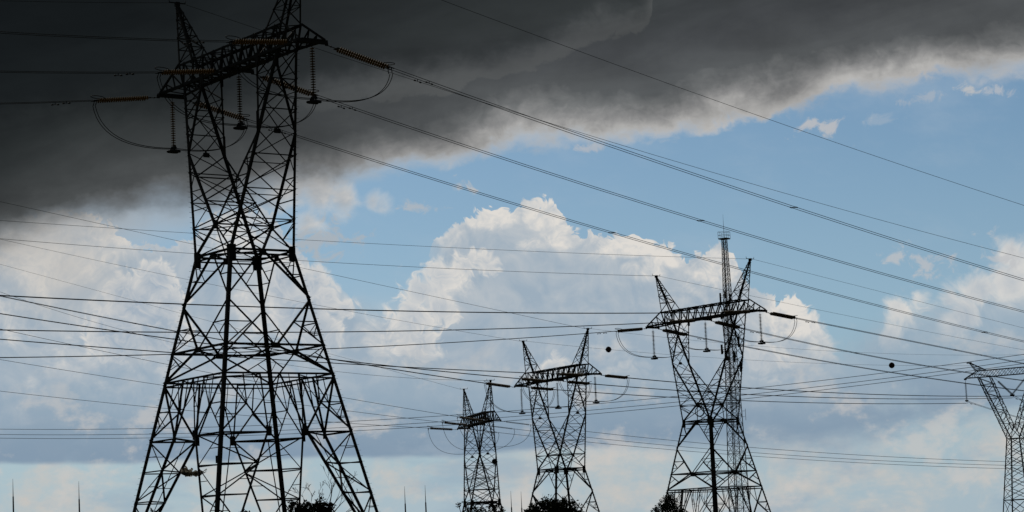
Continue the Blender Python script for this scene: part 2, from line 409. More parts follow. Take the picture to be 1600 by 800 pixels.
def lace(mb, P0, P1, Q0, Q1, n, w, kind='Z', horiz=True, ts=None, start=0):
    # bracing between the chord P0-P1 and the chord Q0-Q1
    nrm = (Vector(P1)-Vector(P0)).cross(Vector(Q0)-Vector(P0))
    if nrm.length < 1e-3: nrm = (Vector(P1)-Vector(P0)).cross(Vector(Q1)-Vector(P0))
    ts = ts or [i/n for i in range(n+1)]
    for i in range(len(ts)-1):
        a, b, c, d = L3(P0, P1, ts[i]), L3(P0, P1, ts[i+1]), L3(Q0, Q1, ts[i]), L3(Q0, Q1, ts[i+1])
        if kind == 'X': mb.angle(a, d, w, nrm); mb.angle(c, b, w, -nrm)
        elif (i+start) % 2 == 0: mb.angle(a, d, w, nrm)
        else: mb.angle(c, b, w, nrm)
        if horiz and i > 0: mb.angle(a, c, w*0.9, nrm)

# ------------------------------------------------------------------ ground: a hill top falling away towards the pylons
GY = [(-3000, 2), (-200, 1), (0, 0), (150, 0.0), (175, -0.5), (325, -5.5), (374, -9.1), (429, -12.1), (600, -15), (1500, -22), (6000, -40), (30000, -60)]
def ground(x, y):
    for (a, b), (c, d) in zip(GY, GY[1:]):
        if y <= c: return b + (d-b)*max(0, (y-a))/(c-a)
    return GY[-1][1]
mb = MB()
ys = sorted(set([g[0] for g in GY] + list(range(-160, 640, 16)))); xs = [-30000, -6000, -1500, -600] + list(range(-300, 301, 20)) + [600, 1500, 6000, 30000]
vs = [(x, y, ground(x, y) + ((sin(x*0.043+y*0.021)+cos(x*0.017-y*0.037))*0.08 if abs(x) < 320 and -150 < y < 630 else 0)) for y in ys for x in xs]
nx = len(xs)
mb.add(vs, [(j*nx+i, j*nx+i+1, (j+1)*nx+i+1, (j+1)*nx+i) for j in range(len(ys)-1) for i in range(nx-1)], True)
g_ = mb.build('ground', M_SOIL); g_['kind'] = 'structure'

# ------------------------------------------------------------------ the waist-type lattice pylon
KS, ZF = 0.82, -1.0
def zz(z): return (z-ZF)*KS
SW, ZW, ZM, ZR1, ZR2, ZR3 = 3.242*KS, zz(30.247), zz(26.042), zz(21.775), zz(19.243), zz(14.275)
SL = 0.203
ZMX, ZC, ZO, BO = zz(40.307), zz(32.898), zz(47.048), 1.02*KS
AO, AI, AT, ZT, BT = 8.615*KS, 4.929*KS, 12.81*KS, zz(46.974), 1.298*KS
AP, ZP, ATP, ZTP, ATI = 11.232*KS, zz(55.329), 9.4*KS, zz(49.212), 6.764*KS
def half(z): return SW + SL*(ZW-z)
def bb(z): return SW + (BO-SW)*(z-ZW)/(ZO-ZW)
def aout(z): return SW + (AO-SW)*(z-ZW)/(ZO-ZW)
def leg_pt(sa, sb, z): h = half(z); return Vector((sa*h, sb*h, z))
FACES = [((1, 0), (0, -1)), ((0, 1), (1, 0)), ((-1, 0), (0, 1)), ((0, -1), (-1, 0))]   # along, outward
def face_pt(i, u, z):
    (ax, ay), (nx_, ny_) = FACES[i]; h = half(z)
    return Vector((ax*u*h + nx_*h, ay*u*h + ny_*h, z))
PYLON_GROUP = 'waist-type lattice pylons standing down the slope'
def make_pylon():
    root = empty('lattice_pylon', (0, 0, 0), 'x', 'pylon', PYLON_GROUP)
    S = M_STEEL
    for sa in (-1, 1):
        for sb in (-1, 1):
            m = MB()
            m.angle(leg_pt(sa, sb, 0), leg_pt(sa, sb, ZW), 0.25, (-sa, 0, 0), e1=(0, -sb, 0))
            if sa == sb:                           # climbing pegs
                z = 1.5
                while z < ZW - 0.3:
                    p = leg_pt(sa, sb, z); m.tube([p, p + Vector((0.0, sb*0.19, 0.0))], 0.012, 4); z += 0.40
            m.build('leg', S, root)
            m = MB(); p = leg_pt(sa, sb, -0.25); m.lathe(p, (0, 0, 1), [(0, 0.5), (0.45, 0.5), (0.5, 0.4)], 14)
            m.build('footing', M_CONC, root)
    for i in range(4):
        n = Vector((*FACES[i][1], 0))*-1
        m = MB()
        w0 = face_pt(i, 0, ZW); r1 = face_pt(i, 0, ZR1)
        for u in (-1, 1):
            lm = face_pt(i, u, ZM); lr2 = face_pt(i, u, ZR2); lr1 = face_pt(i, u, ZR1); lw = face_pt(i, u, ZW)
            m.angle(w0, lm, 0.135, n, u); m.angle(lm, r1, 0.135, n, u); m.angle(r1, lr2, 0.135, n, u)
            d1 = L3(w0, lm, 0.5); z1 = d1.z
            m.angle(d1, face_pt(i, u, z1), 0.075, n); m.angle(d1, lw, 0.07, n)
            d2 = L3(w0, lm, 0.25); m.angle(d2, L3(lw, d1, 0.5), 0.05, n)
            d3 = L3(lm, r1, 0.5); m.angle(d3, face_pt(i, u, d3.z), 0.08, n); m.angle(d3, lr1, 0.08, n)
            m.angle(L3(d3, lr1, 0.5), face_pt(i, u, d3.z), 0.06, n); m.angle(L3(d3, lr1, 0.5), face_pt(i, u, (d3.z+ZR1)/2), 0.05, n)
            d4 = L3(r1, lr2, 0.5); m.angle(d4, lr1, 0.075, n); m.angle(L3(d4, lr1, 0.5), L3(lr1, lr2, 0.6), 0.05, n)
        m.build('face_bracing', S, root)
        m = MB()                                   # the portal under it: knees, hangers and the inclined feet
        uk = 0.28
        for u in (-1, 1):
            kn = face_pt(i, u*uk, ZR3); foot = face_pt(i, u, 0.25); lr3 = face_pt(i, u, ZR3); lr2 = face_pt(i, u, ZR2)
            m.angle(kn, foot, 0.16, n, u)
            m.angle(lr3, kn, 0.125, n, u)
            m.angle(lr2, kn, 0.125, n, u)
            hp = face_pt(i, u*0.34, ZR2)
            m.angle(hp, kn, 0.12, n, u)
            mid = face_pt(i, 0, ZR2); m.angle(mid, kn, 0.10, n, u)
            h2 = face_pt(i, u*0.66, ZR2)
            q = L3(lr2, kn, 0.5); m.angle(h2, q, 0.07, n); m.angle(q, lr3, 0.10, n); m.angle(q, face_pt(i, u, q.z), 0.08, n)
            m.angle(q, hp, 0.06, n)
            q2 = L3(q, lr3, 0.5); m.angle(q2, face_pt(i, u, q.z), 0.06, n); m.angle(q2, face_pt(i, u, q2.z), 0.05, n)
            m.angle(L3(mid, kn, 0.5), L3(hp, kn, 0.5), 0.06, n); m.angle(L3(mid, kn, 0.5), face_pt(i, u*0.17, ZR2), 0.06, n)
            m.angle(L3(hp, kn, 0.5), face_pt(i, u*0.50, ZR2), 0.05, n)
            ta = 0.0                               # rungs between the main leg and the inclined foot
            prev = (lr3, kn)
            for k, t in enumerate((0.185, 0.36, 0.53, 0.70, 0.86)):
                a = L3(lr3, face_pt(i, u, 0.25), t); b = L3(kn, foot, t)
                m.angle(a, b, 0.085, n)
                if k % 2 == 0: m.angle(prev[0], b, 0.08, n); m.angle(L3(prev[0], b, 0.5), L3(prev[0], a, 0.5), 0.05, n)
                else: m.angle(prev[1], a, 0.08, n); m.angle(L3(prev[1], a, 0.5), L3(prev[1], b, 0.5), 0.05, n)
                prev = (a, b)
        # ties between this face's knee and the next face's, round the leg, and rungs between the two feet
        j = (i+1) % 4
        ka, kb = face_pt(i, uk, ZR3), face_pt(j, -uk, ZR3)
        m.angle(ka, kb, 0.125, (0, 0, -1))
        fa, fb = face_pt(i, 1, 0.25), face_pt(j, -1, 0.25)
        pp = (ka, kb)
        for k, t in enumerate((0.185, 0.36, 0.53, 0.70, 0.86)):
            a, b = L3(ka, fa, t), L3(kb, fb, t)
            m.angle(a, b, 0.10, n); m.angle(pp[k % 2], (b, a)[k % 2], 0.10, n); m.angle(L3(a, b, 0.5), L3(pp[0], pp[1], 0.5), 0.06, n); pp = (a, b)
        m.build('leg_bracing', S, root)
    # level frames
    def ring(z, w, name, inner=True, dbl=0.0, corner=False):
        m = MB()
        for i in range(4):
            n = Vector((*FACES[i][1], 0))*-1
            a, b = face_pt(i, -1, z), face_pt(i, 1, z)
            m.angle(a, b, w, n)
            if dbl: m.angle(a + Vector((0, 0, -dbl)), b + Vector((0, 0, -dbl)), w*0.8, n)
            if inner: m.angle(face_pt(i, 0, z), face_pt((i+1) % 4, 0, z), w*0.7, (0, 0, -1))
            if corner: m.angle(face_pt(i, 0.34, z), face_pt((i+1) % 4, -0.34, z), 0.08, (0, 0, -1))
        m.build(name, S, root)
    ring(ZW, 0.15, 'level_frame', True, 0.30)
    ring(ZR1, 0.15, 'level_frame', True)
    ring(ZR2, 0.13, 'level_frame', False, 0.28, True)
    # forks: the two upper columns
    zs = [30.247, 33.0, 35.5, 38.4, 42.2, 44.7, 47.048]
    for s in (-1, 1):
        fk = MB()
        O = lambda b, z: Vector((s*aout(z), b*bb(z), z))
        crotch = lambda b: Vector((0, b*bb(ZC), ZC)); Mx = lambda b: Vector((s*aout(ZMX)*0.985, b*bb(ZMX), ZMX)); IT = lambda b: Vector((s*AI, b*BO, ZO))
        Lz = [zz(z) for z in zs]
        for a, b in zip(Lz, Lz[1:]):               # outer side, between the two outer chords
            lace(fk, O(-1, a), O(-1, b), O(1, a), O(1, b), 1, 0.085, 'X')
            fk.angle(O(-1, b), O(1, b), 0.075, (s, 0, 0))
        # inner side: crotch to M, M to the crossarm
        lace(fk, crotch(-1), Mx(-1), crotch(1), Mx(1), 3, 0.08, 'X')
        lace(fk, Mx(-1), IT(-1), Mx(1), IT(1), 2, 0.075, 'X')
        for b in (-1, 1):
            lace(fk, Mx(b), O(b, ZO), Mx(b), IT(b), 4, 0.075, 'Z', True)
            # front and back: outer chord against the inner chord and the strut under it
            nn = (0, -b, 0)
            for k, t in enumerate((0.25, 0.5, 0.75, 1.0)):
                p = L3(Mx(b), crotch(b), t); fk.angle(p, O(b, p.z), 0.075, nn)
                p0 = L3(Mx(b), crotch(b), t-0.25)
                if k > 0:
                    if k % 2: fk.angle(p0, O(b, p.z), 0.075, nn)
                    else: fk.angle(O(b, p0.z), p, 0.075, nn)
            st = L3(crotch(b), O(b, ZW), 0.5); fk.angle(st, O(b, st.z+0.9), 0.07, nn); fk.angle(O(b, ZC), st, 0.07, nn)
        f = fk.build('fork', S, root)
        for b in (-1, 1):
            m = MB(); m.angle(O(b, ZW), O(b, ZO), 0.20, (-s, 0, 0), e1=(0, -b, 0))
            if s == b:
                z = ZW + 0.4
                while z < ZO: p = O(b, z); m.tube([p, p + Vector((0, b*0.19, 0))], 0.012, 4); z += 0.40
            m.build('chord', S, f)
            m = MB(); m.angle(crotch(b), Mx(b), 0.16, (s, 0, 0), e1=(0, -b, 0)); m.angle(Mx(b), IT(b), 0.15, (s, 0, 0), e1=(0, -b, 0))
            m.build('chord', S, f)
            m = MB(); m.angle(crotch(b), Vector((s*SW, b*SW, ZW)), 0.16, (0, -b, 0), s)
            m.build('strut', S, f)
    m = MB()                                        # ties across the waist between the front and back crotch
    c0, c1 = Vector((0, -bb(ZC), ZC)), Vector((0, bb(ZC), ZC))
    m.angle(c0, c1, 0.12, (0, 0, 1))
    for s in (-1, 1):
        for b in (-1, 1):
            m.angle((0, b*bb(ZC), ZC), (s*SW, 0, ZW), 0.10, (0, 0, 1))
            m.angle((0, 0, ZC), (s*aout(ZC), b*bb(ZC), ZC), 0.07, (0, 0, 1))
    m.build('waist_tie', S, root)
    # crossarm
    ca = MB(); N = 10
    botn = lambda b, a: Vector((a, b*BO, ZO)); topn = lambda b, a: Vector((a, b*BO, ZTP))
    for b in (-1, 1):
        lo = [-AO + 2*AO*k/N for k in range(N+1)]; up = [-ATP + 2*ATP*k/N for k in range(N+1)]
        for k in range(N):
            um = (up[k]+up[k+1])/2
            ca.angle(botn(b, lo[k]), topn(b, um), 0.13, (0, -b, 0)); ca.angle(topn(b, um), botn(b, lo[k+1]), 0.13, (0, -b, 0))
        for s in (-1, 1):
            tp = Vector((s*AT, b*BT, ZT + 0.08))
            for k, t in enumerate((0.33, 0.66)):
                ca.angle(L3(botn(b, s*AO), tp, t), L3(topn(b, s*ATP), tp, t), 0.09, (0, -b, 0))
                ca.angle(L3(botn(b, s*AO), tp, t-0.33), L3(topn(b, s*ATP), tp, t), 0.09, (0, -b, 0))
            ca.angle(botn(b, s*AO), topn(b, s*ATP), 0.12, (0, -b, 0))
    for k in range(N):
        a0, a1 = -AO + 2*AO*k/N, -AO + 2*AO*(k+1)/N
        ca.angle(botn(-1, a0), botn(1, a1), 0.09, (0, 0, 1)); ca.angle(botn(1, a0), botn(-1, a1), 0.09, (0, 0, -1)); ca.angle(botn(-1, a0), botn(1, a0), 0.08, (0, 0, 1))
        a0, a1 = -ATP + 2*ATP*k/N, -ATP + 2*ATP*(k+1)/N
        ca.angle(topn(-1 if k % 2 else 1, a0), topn(1 if k % 2 else -1, a1), 0.08, (0, 0, -1)); ca.angle(topn(-1, a0), topn(1, a0), 0.08, (0, 0, -1))
    for s in (-1, 1):
        for t in (0.3, 0.62): ca.angle(L3(botn(-1, s*AO), (s*AT, -BT, ZT), t), L3(botn(1, s*AO), (s*AT, BT, ZT), t+0.15), 0.08, (0, 0, 1))
        # portal frames where the forks meet the arm
        for a in (s*AO, s*AI):
            ca.angle(botn(-1, a), topn(1, a), 0.09, (s, 0, 0)); ca.angle(botn(1, a), topn(-1, a), 0.09, (-s, 0, 0))
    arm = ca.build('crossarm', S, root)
    for b in (-1, 1):
        m = MB(); m.angle(botn(b, -AO), botn(b, AO), 0.22, (0, -b, 0), e1=(0, 0, 1))
        for s in (-1, 1): m.angle(botn(b, s*AO), (s*AT, b*BT, ZT), 0.2, (0, -b, 0), e1=(0, 0, 1))
        m.build('bottom_chord', S, arm)
        m = MB(); m.angle(topn(b, -ATP), topn(b, ATP), 0.18, (0, -b, 0), e1=(0, 0, -1))
        for s in (-1, 1): m.angle(topn(b, s*ATP), (s*AT, b*BT, ZT + 0.1), 0.13, (0, -b, 0), e1=(0, 0, 1))
        m.build('top_chord', S, arm)
    for a in (-AT, 0, AT):
        m = MB(); m.box((a, 0, ZT - 0.02), (0.16, 0, 0), (0, BT + 0.12, 0), (0, 0, 0.13))
        m.box((a, 0, ZT + 0.10), (0.24, 0, 0), (0, BT*0.9, 0), (0, 0, 0.02))
        for sb in (-1, 1): m.box((a, sb*(BT+0.1), ZT - 0.14), (0.03, 0, 0), (0, 0.12, 0), (0, 0, 0.12))
        m.build('hanger_beam', S, arm)
    m = MB(); m.box((0, 0, ZO - 0.10), (AO*0.55, 0, 0), (0, 0.24, 0), (0, 0, 0.02)); m.build('catwalk', S, arm)
    # earth-wire peaks
    for s in (-1, 1):
        m = MB()
        tip = lambda q, b: Vector((s*(AP + q*0.09), b*0.10, ZP))
        co = {}
        for q, a in ((1, ATP), (-1, ATI)):
            for b in (-1, 1):
                co[q, b] = (Vector((s*a, b*BO, ZTP)), tip(q, b))
                m.angle(*co[q, b], 0.13, (-s*q, 0, 0), e1=(0, -b, 0))
        for A_, B_ in (((1, -1), (1, 1)), ((-1, -1), (-1, 1)), ((1, -1), (-1, -1)), ((1, 1), (-1, 1))):
            lace(m, *co[A_], *co[B_], 6, 0.07, 'Z', True, ts=[0, .24, .44, .60, .74, .86, .95])
        pk = m.build('earth_wire_peak', S, root)
        m = MB(); m.box((s*AP, 0, ZP + 0.06), (0.16, 0, 0), (0, 0.16, 0), (0, 0, 0.16))
        m.box((s*AP, 0, ZP + 0.16), (0.05, 0, 0), (0, 0.7, 0), (0, 0, 0.035))
        for sb in (-1, 1): m.tube([(s*AP, sb*0.66, ZP + 0.16), (s*AP, sb*0.72, ZP + 0.42)], 0.03, 5)
        m.build('wire_bracket', M_FIT, pk)
    # gusset plates
    def gus(c, ax, h, w):
        m = MB(); ax = Vector(ax)
        m.box(c, ax*w, ax.cross(Vector((0, 0, 1)))*0.014, Vector((0, 0, h))); return m
    for sa in (-1, 1):
        for sb in (-1, 1):
            m = MB(); c = Vector((sa*(SW-0.02), sb*(SW-0.02), ZW - 0.15))
            m.box(c - Vector((sa*0.2, 0, 0)), (0.27, 0, 0), (0, 0.02, 0), (0, 0, 0.55)); m.box(c - Vector((0, sb*0.2, 0)), (0.02, 0, 0), (0, 0.27, 0), (0, 0, 0.55))
            m.build('gusset_plate', S, root)
    for i in range(4):
        ax = (*FACES[i][0], 0)
        gus(face_pt(i, 0, ZW-0.12), ax, 0.22, 0.28).build('gusset_plate', S, root)
        gus(face_pt(i, 0, ZR1), ax, 0.20, 0.34).build('gusset_plate', S, root)
        for u in (-0.28, 0.28): gus(face_pt(i, u, ZR3), ax, 0.34, 0.22).build('gusset_plate', S, root)
    for b in (-1, 1):
        gus((0, b*bb(ZC), ZC), (1, 0, 0), 0.30, 0.26).build('gusset_plate', S, root)
        for s in (-1, 1):
            gus((s*AI*1.02, b*BO*1.01, ZO-0.1), (1, 0, 0), 0.42, 0.22).build('gusset_plate', S, root)
    for s in (-1, 1): gus((s*aout(ZMX), 0, ZMX), (0, 1, 0), 0.17, 0.26).build('gusset_plate', S, root)
    return root
PX = [(-23.617, 213.0, 54.289, 0.0), (31.14, 396.878, 50.819, -6.122), (7.367, 455.588, 57.822, -10.525), (-8.817, 522.671, 74.023, -14.153)]
PLAB = ['nearest and tallest lattice pylon, spread legs filling the left of the view',
        'dark lattice pylon beside the thin radio mast, conifer at its left foot',
        'middle-distance lattice pylon rising behind the round clipped tree crown',
        'smallest complete lattice pylon, seen narrow, left of the round tree crown']
PYL = []
for i, (cx, cy, ang, dz) in enumerate(PX):
    o = make_pylon() if i == 0 else copy_tree(PYL[0])
    o.location = (cx*KS, cy*KS, 1.7 + (ZF + dz - 1.7)*KS); o.rotation_euler = (0, 0, -radians(ang)); o['label'] = PLAB[i]
    PYL.append(o)
m = MB(); p_ = leg_pt(1, -1, zz(11.9)); m.box(p_ + Vector((-0.22, -0.03, 0)), (0.2, 0, 0), (0, 0.012, 0), (0, 0, 0.26)); m.build('number_plate', M_FIT, PYL[0])
def pyl(i, a, b, z):
    cx, cy, ang, dz = PX[i]; an = radians(ang)
    return Vector((cx*KS + a*cos(an) + b*sin(an), cy*KS - a*sin(an) + b*cos(an), 1.7 + (ZF + dz - 1.7)*KS + z))
def bdir(i): an = radians(PX[i][2]); return Vector((sin(an), cos(an), 0))

# ------------------------------------------------------------------ the slender Y-shaped pylon at the right edge
Y5, A5 = 440.0, radians(31)
_c = at(1586.5, 685, Y5); G5 = ground(_c.x, Y5)
C5 = Vector((_c.x, Y5, G5))
def y5w(a, b, z): return Vector((C5.x + a*cos(A5) + b*sin(A5), C5.y - a*sin(A5) + b*cos(A5), z))
W5, ZW5, ZC5, ZB5, ZT5, AO5, AI5, BO5, AT5 = 1.27, 21.0, 22.4, 32.4, 33.6, 6.2, 3.8, 0.62, 8.7
Y5_FOOT = {-1: y5w(-AT5, 0, 28.3), 0: y5w(0, 0, 28.7), 1: y5w(AT5, 0, 28.3)}
def Y5_POINT(k): return Y5_FOOT[k].copy()
def Y5_PEAK(s): return y5w(s*7.65, 0, 35.25)
def make_y5():
    root = empty('slender_pylon', C5, 'slender lattice pylon with a Y-shaped head, cut by the right edge of the view', 'pylon', rz=-A5)
    z0 = G5; Z = lambda z: z - z0; S = M_STEEL
    h = lambda z: W5 + 0.091*(ZW5 - z)
    P_ = lambda sa, sb, z: Vector((sa*h(z), sb*h(z), Z(z)))
    for sa in (-1, 1):
        for sb in (-1, 1):
            m = MB(); m.angle(P_(sa, sb, z0), P_(sa, sb, ZW5), 0.2, (-sa, 0, 0), e1=(0, -sb, 0)); m.build('leg', S, root)
            m = MB(); m.lathe(P_(sa, sb, z0 - 0.3), (0, 0, 1), [(0, 0.45), (0.5, 0.45), (0.55, 0.35)], 12); m.build('footing', M_CONC, root)
    cs = [(-1, -1), (1, -1), (1, 1), (-1, 1)]
    lev = [z0, z0+4.5, 1.5, 6.2, 10.0, 12.0, 14.0, 15.9, 17.7, 19.4, ZW5]
    for i in range(4):
        a, b = cs[i], cs[(i+1) % 4]; m = MB()
        for z1, z2 in zip(lev, lev[1:]): lace(m, P_(*a, z1), P_(*a, z2), P_(*b, z1), P_(*b, z2), 1, 0.10, 'X')
        for z in (10.0, ZW5): m.angle(P_(*a, z), P_(*b, z), 0.13, (0, 0, -1))
        m.build('face_bracing', S, root)
    bb5 = lambda z: W5 + (BO5-W5)*(z-ZW5)/(ZB5-ZW5)
    ao = lambda z: W5 + (AO5-W5)*(z-ZW5)/(ZB5-ZW5)
    for s in (-1, 1):
        m = MB(); ch = []
        O0 = lambda b: Vector((s*W5, b*W5, Z(ZW5))); O1 = lambda b: Vector((s*AO5, b*BO5, Z(ZB5)))
        I0 = lambda b: Vector((0, b*bb5(ZC5), Z(ZC5))); I1 = lambda b: Vector((s*AI5, b*BO5, Z(ZB5)))
        lace(m, O0(-1), O1(-1), O0(1), O1(1), 8, 0.085, 'X'); lace(m, I0(-1), I1(-1), I0(1), I1(1), 7, 0.085, 'X')
        for b in (-1, 1): lace(m, O0(b), O1(b), I0(b), I1(b), 8, 0.085, 'Z')
        f = m.build('fork', S, root)
        for b in (-1, 1):
            m = MB(); m.angle(O0(b), O1(b), 0.18, (-s, 0, 0), e1=(0, -b, 0)); m.build('chord', S, f)
            m = MB(); m.angle(I0(b), I1(b), 0.14, (s, 0, 0), e1=(0, -b, 0)); m.angle(I0(b), O0(b), 0.12, (0, -b, 0)); m.build('chord', S, f)
        m = MB(); tip = lambda q, b: Vector((s*(7.65 + q*0.1), b*0.1, Z(35.2)))
        cc = {(q, b): (Vector((s*(AO5 + (0.3 if q > 0 else -1.6)), b*BO5, Z(ZT5))), tip(q, b)) for q in (-1, 1) for b in (-1, 1)}
        for k in cc: m.angle(*cc[k], 0.10, (-s, 0, 0))
        for A_, B_ in (((1, -1), (1, 1)), ((-1, -1), (-1, 1)), ((1, -1), (-1, -1)), ((1, 1), (-1, 1))): lace(m, *cc[A_], *cc[B_], 4, 0.06, 'Z')
        pk = m.build('earth_wire_peak', S, root)
        m = MB(); m.box((s*7.75, 0, Z(35.25)), (0.42, 0, 0), (0, 0.2, 0), (0, 0, 0.1)); m.build('wire_bracket', M_FIT, pk)
    m = MB()
    B = lambda b, a: Vector((a, b*BO5, Z(ZB5))); T = lambda b, a: Vector((a, b*BO5, Z(ZT5)))
    for b in (-1, 1):
        lace(m, B(b, -AO5), B(b, AO5), T(b, -AO5), T(b, AO5), 11, 0.06, 'X', False)
        for s in (-1, 1):
            tp = Vector((s*AT5, b*0.12, Z(ZB5 - 0.05)))
            for t in (0.35, 0.7): m.angle(L3(B(b, s*AO5), tp, t), L3(T(b, s*AO5), tp, t), 0.06, (0, -b, 0)); m.angle(L3(B(b, s*AO5), tp, t-0.35), L3(T(b, s*AO5), tp, t), 0.06, (0, -b, 0))
    lace(m, B(-1, -AO5), B(-1, AO5), B(1, -AO5), B(1, AO5), 9, 0.045, 'Z'); lace(m, T(-1, -AO5), T(-1, AO5), T(1, -AO5), T(1, AO5), 9, 0.045, 'Z')
    arm = m.build('crossarm', S, root)
    for b in (-1, 1):
        for nm, F_, dz in (('bottom_chord', B, -0.05), ('top_chord', T, 0.0)):
            m = MB(); m.angle(F_(b, -AO5), F_(b, AO5), 0.11, (0, -b, 0), e1=(0, 0, 1))
            for s in (-1, 1): m.angle(F_(b, s*AO5), (s*AT5, b*0.12, Z(ZB5)), 0.13, (0, -b, 0), e1=(0, 0, 1))
            m.build(nm, S, arm)
    for s in (-1, 1):
        m = MB(); m.box((s*AT5, 0, Z(ZB5) - 0.08), (0.2, 0, 0), (0, 0.2, 0), (0, 0, 0.14)); m.build('hanger_plate', S, arm)
make_y5()

# ------------------------------------------------------------------ insulators
def string_mesh(m, o, ax, length, n, r):
    ax = Vector(ax).normalized(); st = length/n
    prof = []
    for k in range(n):
        d = k*st
        prof += [(d, 0.028), (d+st*0.30, 0.045), (d+st*0.40, r*0.55), (d+st*0.55, r), (d+st*0.64, r), (d+st*0.70, r*0.35), (d+st*0.98, 0.028)]
    m.lathe(o, ax, prof, 10)
STR0, STR1, LS = 0.95, 5.05, 5.55         # along a strain set: first disc, last disc, where the conductor begins
def strain_set(mat, single=False, r=0.165, n=22):
    root = empty('strain_insulator', (0, 0, 0), 'x', 'insulator')
    for y in ((0,) if single else (-0.22, 0.22)):
        m = MB(); string_mesh(m, (STR0, y, 0), (1, 0, 0), STR1-STR0, n, r); m.build('insulator_string', mat, root)
    m = MB(); m.tube([(0, 0, 0), (0.78, 0, 0)], 0.03, 6); m.tube([(0.3, 0, 0), (0.4, 0, 0)], 0.06, 6); m.build('link', M_FIT, root)
    for x in (0.84, STR1 + 0.12):
        m = MB(); w = 0.12 if single else 0.3
        m.box((x, 0, 0), (0.10, 0, 0), (0, w, 0), (0, 0, 0.02)); m.build('yoke_plate', M_FIT, root)
    m = MB()
    for y in ((0,) if single else (-0.22, 0.22)):
        m.tube([(STR1+0.2, y, 0), (LS, y, 0)], 0.045, 6); m.tube([(LS-0.25, y, 0), (LS-0.1, y, -0.35)], 0.035, 6)
    m.build('dead_end_clamp', M_FIT, root)
    if not single:
        m = MB(); pts = []
        for k in range(28):
            t = 2*pi*k/28; pts.append((STR1 + 0.05 + 0.52*cos(t), 0.42*sin(t), 0.26 + 0.12*cos(t)))
        m.tube(pts, 0.03, 6, closed=True); m.tube([(STR1+0.12, 0, 0), (STR1-0.3, 0, 0.17)], 0.02, 5); m.build('arcing_ring', M_FIT, root)
    return root
def hang_set(mat, r=0.165, n=19, L=3.75):
    root = empty('suspension_insulator', (0, 0, 0), 'x', 'insulator')
    m = MB(); m.tube([(0, 0, 0), (0, 0, -0.3)], 0.022, 6); m.build('link', M_FIT, root)
    m = MB(); string_mesh(m, (0, 0, -0.28), (0, 0, -1), L-0.28, n, r); m.build('insulator_string', mat, root)
    m = MB(); m.box((0, 0, -L-0.06), (0.07, 0, 0), (0, 0.30, 0), (0, 0, 0.06))
    for y in (-0.22, 0.22): m.box((0, y, -L-0.18), (0.14, 0, 0), (0, 0.05, 0), (0, 0, 0.07)); m.tube([(0, y, -L-0.1), (0, y, -L-0.36)], 0.025, 6)
    m.build('jumper_yoke', M_FIT, root)
    for y in (-0.2, 0.2):
        m = MB(); m.lathe((-0.5, y, -L-0.42), (1, 0, 0), [(0, 0.03), (0.08, 0.10), (0.25, 0.12), (0.75, 0.12), (0.92, 0.10), (1.0, 0.03)], 10)
        m.build('counterweight', M_FIT, root)
    return root
def aim(o, p, d):                          # local X along d, local Y kept level
    x = Vector(d).normalized(); y = Vector((0, 0, 1)).cross(x).normalized(); z = x.cross(y)
    o.matrix_world = Matrix(((x.x, y.x, z.x, p[0]), (x.y, y.y, z.y, p[1]), (x.z, y.z, z.z, p[2]), (0, 0, 0, 1)))

# ------------------------------------------------------------------ spans of wire
class Span:
    # a wire hanging in the vertical plane through S along d; its parabola is fitted to directions seen in the photo
    def __init__(s, S, d, pix, q=None, free=False):
        s.S = Vector(S); s.d = Vector((d[0], d[1], 0)).normalized()
        ts, zs_ = [], []
        for x, y in pix:
            r = ray(x, y); t = (r.x*s.S.y - s.S.x)/(s.d.x - r.x*s.d.y)
            ts.append(t); zs_.append(CAMZ + r.z*(s.S.y + s.d.y*t))
        s.z0 = s.S.z
        if free:                           # least squares for z0, k, q
            import numpy as np
            A = np.array([[1, t, t*t] for t in ts]); c = np.linalg.lstsq(A, np.array(zs_), rcond=None)[0]
            s.z0, s.k, s.q = (float(v) for v in c); s.S.z = s.z0
        elif q is not None or len(ts) < 2:
            s.q = 0.0006 if q is None else q
            s.k = sum((z - s.z0 - s.q*t*t)*t for t, z in zip(ts, zs_))/sum(t*t for t in ts)
        else:
            a11 = sum(t*t for t in ts); a12 = sum(t**3 for t in ts); a22 = sum(t**4 for t in ts)
            b1 = sum((z-s.z0)*t for t, z in zip(ts, zs_)); b2 = sum((z-s.z0)*t*t for t, z in zip(ts, zs_))
            dt = a11*a22 - a12*a12; s.k = (b1*a22 - b2*a12)/dt; s.q = (a11*b2 - a12*b1)/dt
            if s.q < 0: s.q = 0.0; s.k = b1/a11
        s.ts = ts
    def p(s, t, off=0.0):
        side = Vector((s.d.y, -s.d.x, 0))
        v = s.S + s.d*t + side*off; v.z = s.z0 + s.k*t + s.q*t*t; return v
    def tan(s, t): v = s.d.copy(); v.z = s.k + 2*s.q*t; return v.normalized()
    def path(s, t0, t1, off=0.0, n=40): return [s.p(t0 + (t1-t0)*i/n, off) for i in range(n+1)]
